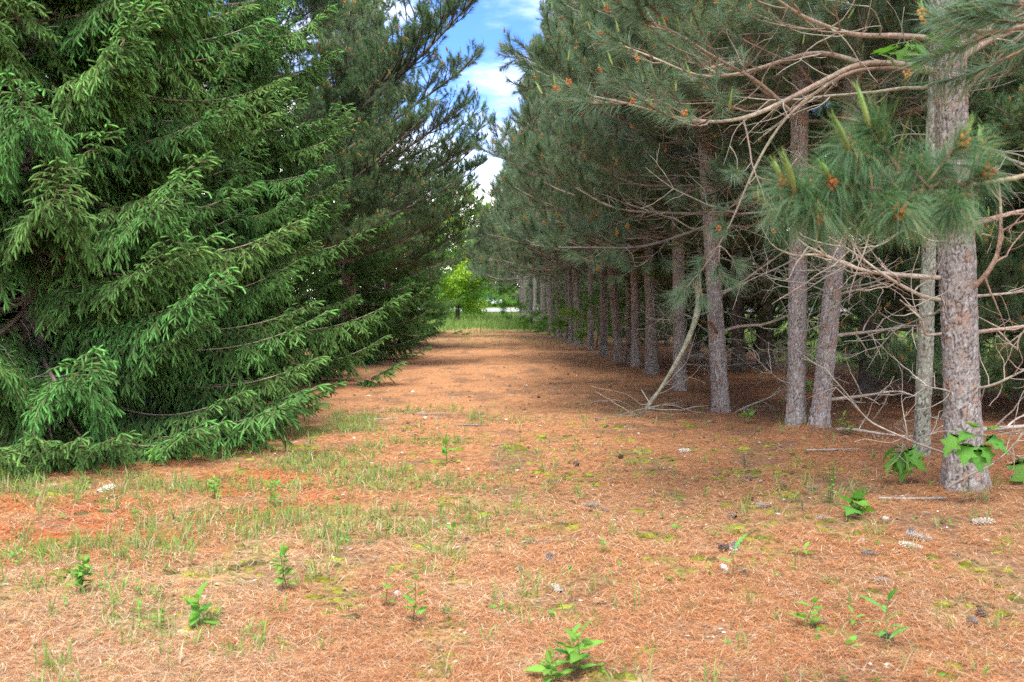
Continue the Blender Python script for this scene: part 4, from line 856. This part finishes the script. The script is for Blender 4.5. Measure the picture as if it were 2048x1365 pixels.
weeds = [(822, 1245, .22, "tall upright leafy weed in the middle foreground", 12, .055, 1), (780, 1215, .15, "smaller weed just left of the tall upright one in the foreground", 7, .05, 1), (575, 1190, .23, "leafy weed with crowded small leaves left of the foreground centre", 16, .04, 2),
         (405, 1262, .16, "low broad-leaved weed in the left foreground", 10, .06, 2), (160, 1198, .20, "bushy clump of weeds among grass at the far left", 14, .04, 4), (1150, 1350, .17, "bright green weed at the bottom edge of the picture", 12, .065, 2), (1108, 1372, .10, "weed at the bottom edge left of the bright green one", 8, .06, 2),
         (1780, 1312, .21, "thin sapling with long narrow leaves at the lower right", 9, .085, 1), (1600, 1252, .13, "weed with paired leaves right of the foreground centre", 9, .06, 1), (1712, 1250, .06, "tiny seedling left of the narrow-leaved sapling", 5, .04, 1), (1692, 1300, .05, "tiny seedling lower left of the narrow-leaved sapling", 5, .04, 1),
         (545, 1010, .20, "upright weed near the spruce on the left", 12, .04, 2), (312, 938, .18, "weed at the foot of the big spruce", 12, .04, 2), (428, 1000, .15, "weed halfway between the big spruce and the rust-red patch", 10, .04, 2), (895, 925, .16, "broad-leaved seedling right of the grassy patch", 9, .08, 1),
         (1500, 852, .12, "seedling in front of the fourth pine", 6, .10, 1), (1708, 1040, .10, "pale green oak-like seedling left of the nearest pine", 6, .10, 1), (1660, 1010, .34, "thin grassy weed stalks left of the nearest pine", 9, .03, 4), (1615, 1115, .05, "small seedling with two leaves on the open needles at right", 4, .05, 1),
         (1465, 1155, .14, "single broad grass-like weed right of centre", 4, .09, 1), (1350, 1060, .05, "little sprout on the needles in the middle right", 4, .05, 1), (910, 1080, .08, "small weed in the centre of the path", 6, .05, 1), (1700, 880, .22, "leafy seedling beside the leaning pine", 10, .06, 1), (1605, 800, .30, "bright green maple seedling behind the straight slender pine", 8, .12, 1)]
for k, (px, py, h, lab, n, sz, st) in enumerate(weeds):
    g = gd(px, py); bank = WLEAF
    if k in (7, 19): WLEAF_keep = WLEAF; WLEAF = LANCE
    if k in (16, 23): WLEAF_keep = WLEAF; WLEAF = MAPLE
    weed(g[0], g[1], h, lab, 500 + k, n, sz, stems=st)
    WLEAF = bank
def leafy(name, label, cat, base, leaves, seed, stem=None, bank=None):
    r = np.random.default_rng(seed); t = thing(name, base, label, cat); o = np.array(base, float); bank = bank or MAPLE
    hub = np.array(stem[-1], float) - o if stem is not None else np.zeros(3)
    st = MB(); pts = [np.array(p, float) - o for p in stem]; st.tube(np.array(pts), np.linspace(.006, .003, len(pts)), 5, (.2, .17, .1), 0); link("stem", st.mesh("stem", [M_WOOD]), t)
    for (p, d, sz) in leaves: link("leaf", bank[r.integers(len(bank))], t, mat=frame(np.array(p) - o, d, r.normal(0, .35), sz))
    return t
r = np.random.default_rng(8)
g = gd(1808, 972); gb = np.array([g[0], g[1], float(gz(g[0], g[1]))])
lv = []
for k in range(12):
    az = -1.57 + (k - 5.5) * .36 + r.normal(0, .15); d = (math.cos(az), math.sin(az), -.45 + r.normal(0, .15)); lv.append((gb + np.array([r.normal(0, .03), r.normal(0, .03), r.uniform(.18, .33)]), d, r.uniform(.11, .20)))
leafy("maple_sapling", "maple sapling with big lobed leaves at the foot of the nearest pine", "sapling", gb, lv, 9, [gb, gb + [.01, 0, .15], gb + [0, .01, .3]])
b0 = at(1990, 872, 7.0); tip = at(1915, 868, 6.9)
lv = [(at(px, py, 6.95), dd, sz) for px, py, dd, sz in [(1948, 858, (-.3, -.4, .5), .10), (1925, 868, (-.9, -.3, -.5), .15), (1938, 882, (-.5, -.5, -.8), .14), (1952, 890, (0, -.5, -.9), .15), (1965, 872, (.6, -.5, -.3), .15), (1980, 878, (.8, -.3, -.4), .13), (1970, 862, (.5, -.4, .3), .11), (1945, 868, (-.6, -.5, .1), .12), (1960, 885, (.3, -.6, -.6), .13)]]
leafy("leafy_twig", "twig with bright green lobed leaves in front of the base of the nearest pine", "twig", b0, lv, 10, [b0 + [.35, .1, .05], b0, at(1960, 870, 7.0), tip])
b1 = at(1890, 118, 7.3)
lv = [(at(px, py, 7.0 + r.normal(0, .1)), (r.normal(0, .8), -.5, r.uniform(-.9, .1)), r.uniform(.10, .19)) for px, py in [(1800, 85), (1780, 95), (1825, 78), (1760, 100), (1850, 95), (1870, 80), (1835, 110), (1860, 118), (1880, 70), (1900, 95), (1890, 60), (1870, 52), (1815, 100), (1850, 70), (1790, 105), (1920, 85), (1930, 20), (1900, 12), (1915, 30)]]
leafy("climbing_vine", "cluster of broad green vine leaves high on the nearest pine", "vine", b1, lv, 11, [at(1900, 300, 7.45), at(1890, 200, 7.4), b1, at(1830, 80, 7.1), at(1780, 92, 7.0)], MAPLE)
g = gd(2035, 975); gb = np.array([g[0], g[1], float(gz(g[0], g[1]))])
leafy("maple_sapling", "single dark lobed leaf sapling at the right edge beside the nearest pine", "sapling", gb, [(gb + [0, 0, .22], (.1, -.6, -.7), .24), (gb + [.02, 0, .2], (.8, -.3, -.5), .2)], 12, [gb, gb + [0, 0, .22]])
for px, py, lab, h in [(1492, 945, "little pine seedling standing on the open needles right of centre", .16), (1608, 1040, "tiny pine seedling left of the oak-like seedling", .10)]:
    g = gd(px, py); t = thing("pine_seedling", (g[0], g[1], float(gz(g[0], g[1]))), lab, "seedling"); sh_ = MB(); sh_.stamp(pine_shoot(99, ln=.18, nl=.05, n=120, w=.002), [[0, 0, 0]], [[-.15, 0, 1]], h / .16)
    link("shoot", sh_.mesh("seedling_shoot", [M_WOOD, M_PINE]), t)

# ---- fallen leaning branch
pix = [(1392, 560, 11.9), (1399, 590, 12.0), (1392, 640, 12.0), (1372, 690, 12.0), (1345, 740, 12.1), (1310, 795, 12.2), (1283, 836, 12.3)]
o = gd(1282, 838); o[2] = float(gz(o[0], o[1])); t = thing("fallen_branch", o, "long grey-green dead branch leaning from the fourth pine down to the needles", "branch")
A = np.array([at(*p) for p in pix]) - o; A[-1] = (0, 0, .01); d = np.concatenate([[0], np.cumsum(np.linalg.norm(np.diff(A, axis=0), axis=1))]); ss = np.linspace(0, d[-1], 30); A = np.stack([np.interp(ss, d, A[:, k]) for k in range(3)], -1)
for _ in range(3): A[1:-1] = (A[:-2] + 2 * A[1:-1] + A[2:]) / 4
mb = MB(); mb.tube(A, np.linspace(.038, .018, 30), 8, np.array([(.27, .27, .19)]) * (.8 + .4 * R.random((30, 1))), 0); link("limb", mb.mesh("limb", [M_WOOD], smooth=True), t)
r = np.random.default_rng(15)
for k in range(15):
    mb = MB(); s0 = A[r.integers(22, 30)]; az = r.uniform(0, 6.28); p = bendy(r, s0, (math.cos(az), math.sin(az) * .8, r.uniform(-.1, .35) if k % 3 else .8), r.uniform(.3, 1.1), 9, .14, -.035); p[:, 2] = np.maximum(p[:, 2], .012)
    mb.tube(p, np.linspace(.007, .0025, 10), 5, np.array((.32, .28, .23)) * r.uniform(.5, 1.1), 0); link("twig", mb.mesh("twig", [M_WOOD], smooth=True), t)

# ---- cones, sticks, stones
def cone_mesh(seed, ln, rad, rows, per, col, open_=.5):
    mb = MB(); r = np.random.default_rng(seed); mb.tube(np.array([[0, 0, rad * .9], [ln * .5, 0, rad * .95], [ln, 0, rad * .9]]), [rad * .5, rad * .6, rad * .2], 7, np.array(col) * .5, 0)
    for q_ in range(rows):
        u = (q_ + .5) / rows; rr = rad * math.sin(math.pi * (.12 + .8 * u)) ** .6
        for k in range(per):
            a_ = (k + .5 * (q_ % 2)) / per * 6.2832 + r.normal(0, .1); n_ = np.array([.45 * open_ * 2 + .2, math.cos(a_), math.sin(a_)]); n_ /= np.linalg.norm(n_); tn = np.array([0, -math.sin(a_), math.cos(a_)])
            b_ = np.array([u * ln, .45 * rr * math.cos(a_), rad * .9 + .45 * rr * math.sin(a_)]); w = rr * 2.6 / per; e = b_ + n_ * rr * .75; up_ = np.array([-1, 0, 0]) * ln / rows * .25
            mb.add([b_ - tn * w * .4, b_ + tn * w * .4, e + tn * w * .7, e - tn * w * .7, e + n_ * rr * .12 + up_, b_ + up_], [[0, 1, 2], [0, 2, 3], [3, 2, 4], [5, 3, 4], [5, 4, 2], [5, 0, 3], [5, 2, 1]], np.array(col) * r.uniform(.7, 1.3), 0)
    return mb.mesh("cone", [M_WOOD])
RC = [cone_mesh(k, .05, .024, 6, 8, c_, .6) for k, c_ in enumerate([(.24, .16, .11), (.36, .32, .28), (.14, .10, .08)])]
SCN = [cone_mesh(10 + k, .13, .020, 12, 7, c_, .25) for k, c_ in enumerate([(.46, .39, .31), (.30, .24, .19)])]
r = np.random.default_rng(90)
spec = [(1975, 1232, 0, "dark round pine cone at the lower right edge"), (1478, 1098, 1, "pale grey pine cone on the needles right of centre"), (1458, 1102, 2, "dark pine cone beside the pale grey one"), (1787, 1285, 2, "dark cone at the foot of the narrow-leaved sapling"), (1238, 918, 2, "dark cone in the middle of the path"),
        (1470, 1040, 0, "brown pine cone in a hollow of the needles"), (1862, 1098, 3, "long pale spruce cone in front of the nearest pine"), (1940, 1062, 3, "long pale spruce cone at right behind the other long one"), (833, 828, 3, "long spruce cone lying among sticks at the left of the path"), (1168, 1008, 3, "pale long cone in the centre of the path"), (1355, 905, 3, "long pale cone right of the path centre"), (195, 992, 3, "long tan spruce cone near the foot of the big spruce")]
for px, py, kd, lab in spec:
    g = gd(px, py); a_ = r.uniform(0, 6.28); me = RC[kd] if kd < 3 else SCN[0]
    tag(link("pine_cone" if kd < 3 else "spruce_cone", me, None, mat=frame((g[0], g[1], float(gz(g[0], g[1]))), (math.cos(a_), math.sin(a_) * .5, r.uniform(-.05, .2)), r.uniform(0, .6), r.uniform(.95, 1.25))), lab, "cone", "cones lying on the needles")
for k in range(75):
    py = 740 + 560 * r.random() ** 1.3; px = r.uniform(700, 2040) if py > 800 else r.uniform(880, 1230); g = gd(px, py); a_ = r.uniform(0, 6.28); lng = r.random() < .35
    if g[0] < -2.2 - .01 * g[1]: continue
    me = SCN[r.integers(2)] if lng else RC[r.integers(3)]
    tag(link("spruce_cone" if lng else "pine_cone", me, None, mat=frame((g[0], g[1], float(gz(g[0], g[1])) + .002), (math.cos(a_), math.sin(a_), r.uniform(-.05, .2)), r.uniform(0, 6), r.uniform(.7, 1.15))), "small weathered cone lying loose on the orange needles", "cone", "loose cones scattered on the path")
sticks = [(1130, 1082, .55, .25, "long thin twig lying on the path right of centre"), (700, 828, .5, .1, "grey stick lying by the second spruce"), (790, 822, .45, .2, "stick right of the grey one by the second spruce"), (870, 832, .35, -.1, "short dark stick on the path edge left of centre"), (760, 840, .4, .05, "pale stick in the grass edge near the second spruce"), (1000, 895, .22, .6, "stubby pale stick beside a mossy hollow"),
          (150, 1318, .3, .1, "dark twig at the bottom left"), (1680, 905, .7, .15, "greenish twig lying left of the thin lichen-covered trunk"), (1830, 1010, .5, -.2, "curved twig in front of the maple sapling"), (1100, 890, .3, .2, "small twig on the path centre"), (940, 860, .35, .0, "bark-covered stick left of the path centre")]
for k, (px, py, l, a_, lab) in enumerate(sticks):
    g = gd(px, py); mb = MB(); A = bendy(r, np.array([-l / 2, 0, 0]), (1, 0, 0), l, 9, .06, 0); A[:, 2] = .008 + .02 * np.abs(A[:, 2]); rr = r.uniform(.006, .014) if k != 0 else .006
    mb.tube(A, np.linspace(rr, rr * .5, 10), 7, np.array((.30, .25, .20)) * r.uniform(.6, 1.2), 0)
    for q_ in range(2): j_ = r.integers(2, 8); p = bendy(r, A[j_], (.6, r.choice([-1, 1]) * .7, .1), l * .25, 4, .1, 0); mb.tube(p, np.linspace(rr * .5, .002, 5), 5, (.27, .22, .17), 0)
    so = link("stick", mb.mesh("stick", [M_WOOD], smooth=True), None, loc=(g[0], g[1], float(gz(g[0], g[1])))); so.rotation_euler[2] = a_; tag(so, lab, "stick", "sticks lying on the path")
def stone(px, py, w, label, seed, col=(.42, .34, .23), flat=.3):
    r = np.random.default_rng(seed); n, m_ = 18, 8; th = np.arange(n) / n * 6.2832; V = []
    for q_ in range(m_):
        ph = q_ / (m_ - 1) * math.pi * .5; V.append(np.stack([np.cos(th) * math.cos(ph), np.sin(th) * math.cos(ph), np.full(n, math.sin(ph))], -1))
    V = np.concatenate(V); nz = fbm(V[:, 0] * 1.6 + seed, V[:, 1] * 1.6 + V[:, 2], seed) ; V = V * (.7 + .6 * nz)[:, None]; V[:, 2] = np.minimum(V[:, 2], .62)
    V = V * np.array([w / 2, w * .4, w * flat]) - np.array([0, 0, .012]); t = []
    for q_ in range(m_ - 1):
        for k in range(n): k2 = (k + 1) % n; t += [[q_ * n + k, q_ * n + k2, (q_ + 1) * n + k2], [q_ * n + k, (q_ + 1) * n + k2, (q_ + 1) * n + k]]
    mb = MB(); mb.add(V, t, col, 0); g = gd(px, py); tag(link("stone", mb.mesh("stone", [M_STONE], smooth=True), None, loc=(g[0], g[1], float(gz(g[0], g[1])))), label, "stone", "stones half buried in the path")
for k, a_ in enumerate([(915, 1222, .15, "broad sandy stone in the middle foreground"), (1152, 1228, .10, "pointed sandy stone right of the broad one"), (1282, 905, .10, "flat mossy stone on the path right of centre"), (1975, 1095, .06, "small round pale stone at the right edge"), (1735, 1352, .12, "flat sandy stone at the bottom right"), (1315, 1265, .10, "sandy stone near the bottom, right of centre"), (372, 1018, .05, "small grey pebble in the rust-red patch"), (1208, 1190, .04, "little white pebble in the foreground"), (935, 1143, .03, "tiny white pebble at the centre of the path"), (100, 970, .16, "flat brown stone under the edge of the big spruce"), (1530, 1195, .14, "flat sandy stone right of the foreground centre"), (380, 1272, .15, "flat pale sandy stone in the left foreground")]):
    stone(*a_, 700 + k, flat=.16 if a_[2] > .09 else .35, col=(.44, .35, .22) if a_[2] > .08 and k != 9 else ((.5, .47, .43) if k != 9 else (.28, .21, .15)))
# ---- bit of litter by a trunk, far parked car
g = gd(1254, 734); mb = MB(); r = np.random.default_rng(4); gu, gw = np.meshgrid(np.linspace(-1, 1, 9), np.linspace(-1, 1, 7), indexing='ij')
v = np.stack([gu * .22, gw * .1, .05 + .04 * fbm(gu * 3 + 5, gw * 3 + 2, 3) + .03 * gu], -1).reshape(-1, 3); ii = np.arange(8)[:, None] * 7; jj = np.arange(6)[None]; q = np.stack([ii + jj, ii + 7 + jj, ii + 8 + jj, ii + jj + 1], -1).reshape(-1, 4)
cc = np.where((gu.ravel() > -.2)[:, None] & (gw.ravel() > -.3)[:, None], np.array([.45, .5, .6]), np.array([.02, .025, .035])); mb.add(v, np.concatenate([q[:, [0, 1, 2]], q[:, [0, 2, 3]]]), cc, 0)
tag(link("litter_scrap", mb.mesh("litter_scrap", [M_PAINT], smooth=True), None, loc=(g[0], g[1], float(gz(g[0], g[1])))), "crumpled dark and pale blue scrap of litter at the foot of a pine", "litter")
cx_, cy_ = (978 - 1024) / F * 146, 146.0
t = thing("parked_car", (cx_, cy_, .3), "small blue and white car parked beyond the road at the end of the path", "car")
def prism(name, prof, w, col):
    mb = MB(); p = np.array(prof, float); n_ = len(p); v = np.concatenate([np.stack([p[:, 0], np.full(n_, -w / 2), p[:, 1]], -1), np.stack([p[:, 0], np.full(n_, w / 2), p[:, 1]], -1)])
    tt = [[0, k, k + 1] for k in range(1, n_ - 1)] + [[n_, n_ + k + 1, n_ + k] for k in range(1, n_ - 1)]
    for k in range(n_): k2 = (k + 1) % n_; tt += [[k, n_ + k, n_ + k2], [k, n_ + k2, k2]]
    mb.add(v, tt, col, 0); return link(name, mb.mesh(name, [M_PAINT]), t)
prism("body", [(-2.1, .35), (2.1, .35), (2.15, .7), (1.9, .9), (-2.0, .95), (-2.15, .7)], 1.7, (.65, .68, .72)); prism("cabin", [(-1.5, .95), (1.1, .9), (.5, 1.45), (-1.2, 1.48)], 1.5, (.03, .12, .26))
for wx in (-1.3, 1.3):
    for wy in (-.8, .8):
        mb = MB(); th = np.arange(17) / 16 * 6.2832; mb.tube(np.array([[0, -.1, 0], [0, .1, 0.0]]), [.33, .33], 14, (.02, .02, .02), 0); link("wheel", mb.mesh("wheel", [M_PAINT]), t, loc=(wx, wy, .33))
GF = "bushes beyond the far road"
for k, (px, Y, h) in enumerate([(1003, 130, 1.5), (955, 128, 1.3), (1030, 134, 1.8)]):
    broadleaf((px - 1024) / F * Y, Y, h, h * .9, .1, ["bush hiding the right half of the far parked car", "bush just left of the far parked car", "bush at the foot of the wood right of the far car"][k], 240 + k, GF, 16, "shrub")
for k, (px, Y, h) in enumerate([(905, 78, 2.4), (930, 84, 2.0), (880, 86, 3.0)]):
    broadleaf((px - 1024) / F * Y, Y, h, h * .8, .1, ["pale shrub left of the grass patch at the end of the path", "shrub just left of the road's visible stretch", "shrub behind the pale one at the end of the path"][k], 250 + k, GB, 20, "shrub")
# tiny herbs and sprouts too small to tell apart
HB = MB(); r = np.random.default_rng(75); hl = MB(); hl.add([[0, 0, 0], [.5, .25, .05], [1, 0, -.05], [.5, -.25, .05]], [[0, 2, 1], [0, 3, 2]], (.16, .33, .05), 0); HLT = hl.tmpl()
cx_ = r.uniform(-4.5, 3.8, 2600); cy_ = 3.5 + 8 * r.random(2600); mk = masks(cx_, cy_); keep = r.random(2600) < .07 + .5 * mk[2]; cx_, cy_ = cx_[keep], cy_[keep]
for x, y in zip(cx_, cy_):
    n_ = r.integers(4, 12); h = r.uniform(.015, .10) * r.uniform(.4, 1); az = r.uniform(0, 6.28, n_); z = gz(x, y) + h * np.linspace(.15, 1, n_)
    HB.stamp(HLT, np.stack([x + r.normal(0, .01, n_), y + r.normal(0, .01, n_), z], -1), np.stack([np.cos(az), np.sin(az), r.uniform(-.2, .9, n_)], -1), r.uniform(.012, .04, n_), r.uniform(.6, 1.3, n_), roll=r.normal(0, .4, n_), rng=r)
tag(link("ground_herbs", HB.mesh("ground_herbs", [M_LEAF])), "tiny green herbs sprouting through the needles", "herbs", kind="stuff")
# small flakes of bark, cone scales and chips too small to tell apart
DB = MB(); r = np.random.default_rng(76); N = 5200; py_ = 705 + 660 * r.random(N) ** .85; Y = CAM_H * F / (py_ - 595); X = (r.uniform(0, 2048, N) - 1024) / F * Y
fl = masks(X, Y)[0]; ok = (fl < .4) & (X > -3.4 - .0 * Y); X, Y = X[ok], Y[ok]; N = len(X); sz = r.uniform(.004, .020, N) * np.clip(Y / 7, .8, 2.2)
ch = np.array([[1, 0, .1], [.4, .7, 0], [-.6, .6, .15], [-1, -.1, 0], [-.3, -.7, .2], [.6, -.5, 0], [0, 0, .45]]); ct = np.array([[k, (k + 1) % 6, 6] for k in range(6)])
a_ = r.uniform(0, 6.28, N); ca, sa = np.cos(a_)[:, None], np.sin(a_)[:, None]; V = ch[None] * (1 + r.normal(0, .25, (N, 7, 1))); el_ = r.uniform(.4, 1, N)[:, None]
V = np.stack([V[:, :, 0] * ca - V[:, :, 1] * sa * el_, V[:, :, 0] * sa + V[:, :, 1] * ca * el_, V[:, :, 2]], -1) * sz[:, None, None] + np.stack([X, Y, gz(X, Y) + .004], -1)[:, None]
pal = np.array([[.10, .065, .045], [.06, .045, .035], [.30, .25, .20], [.50, .45, .40], [.22, .12, .07]]); cc = pal[r.choice(5, N, p=[.36, .26, .16, .10, .12])] * r.uniform(.7, 1.3, (N, 1))
DB.add(V.reshape(-1, 3), (ct[None] + (np.arange(N) * 7)[:, None, None]).reshape(-1, 3), np.repeat(cc, 7, 0), 0)
tag(link("bark_flakes", DB.mesh("bark_flakes", [M_WOOD])), "dark and pale flakes of bark and cone scale strewn on the path", "bark flakes", kind="stuff")
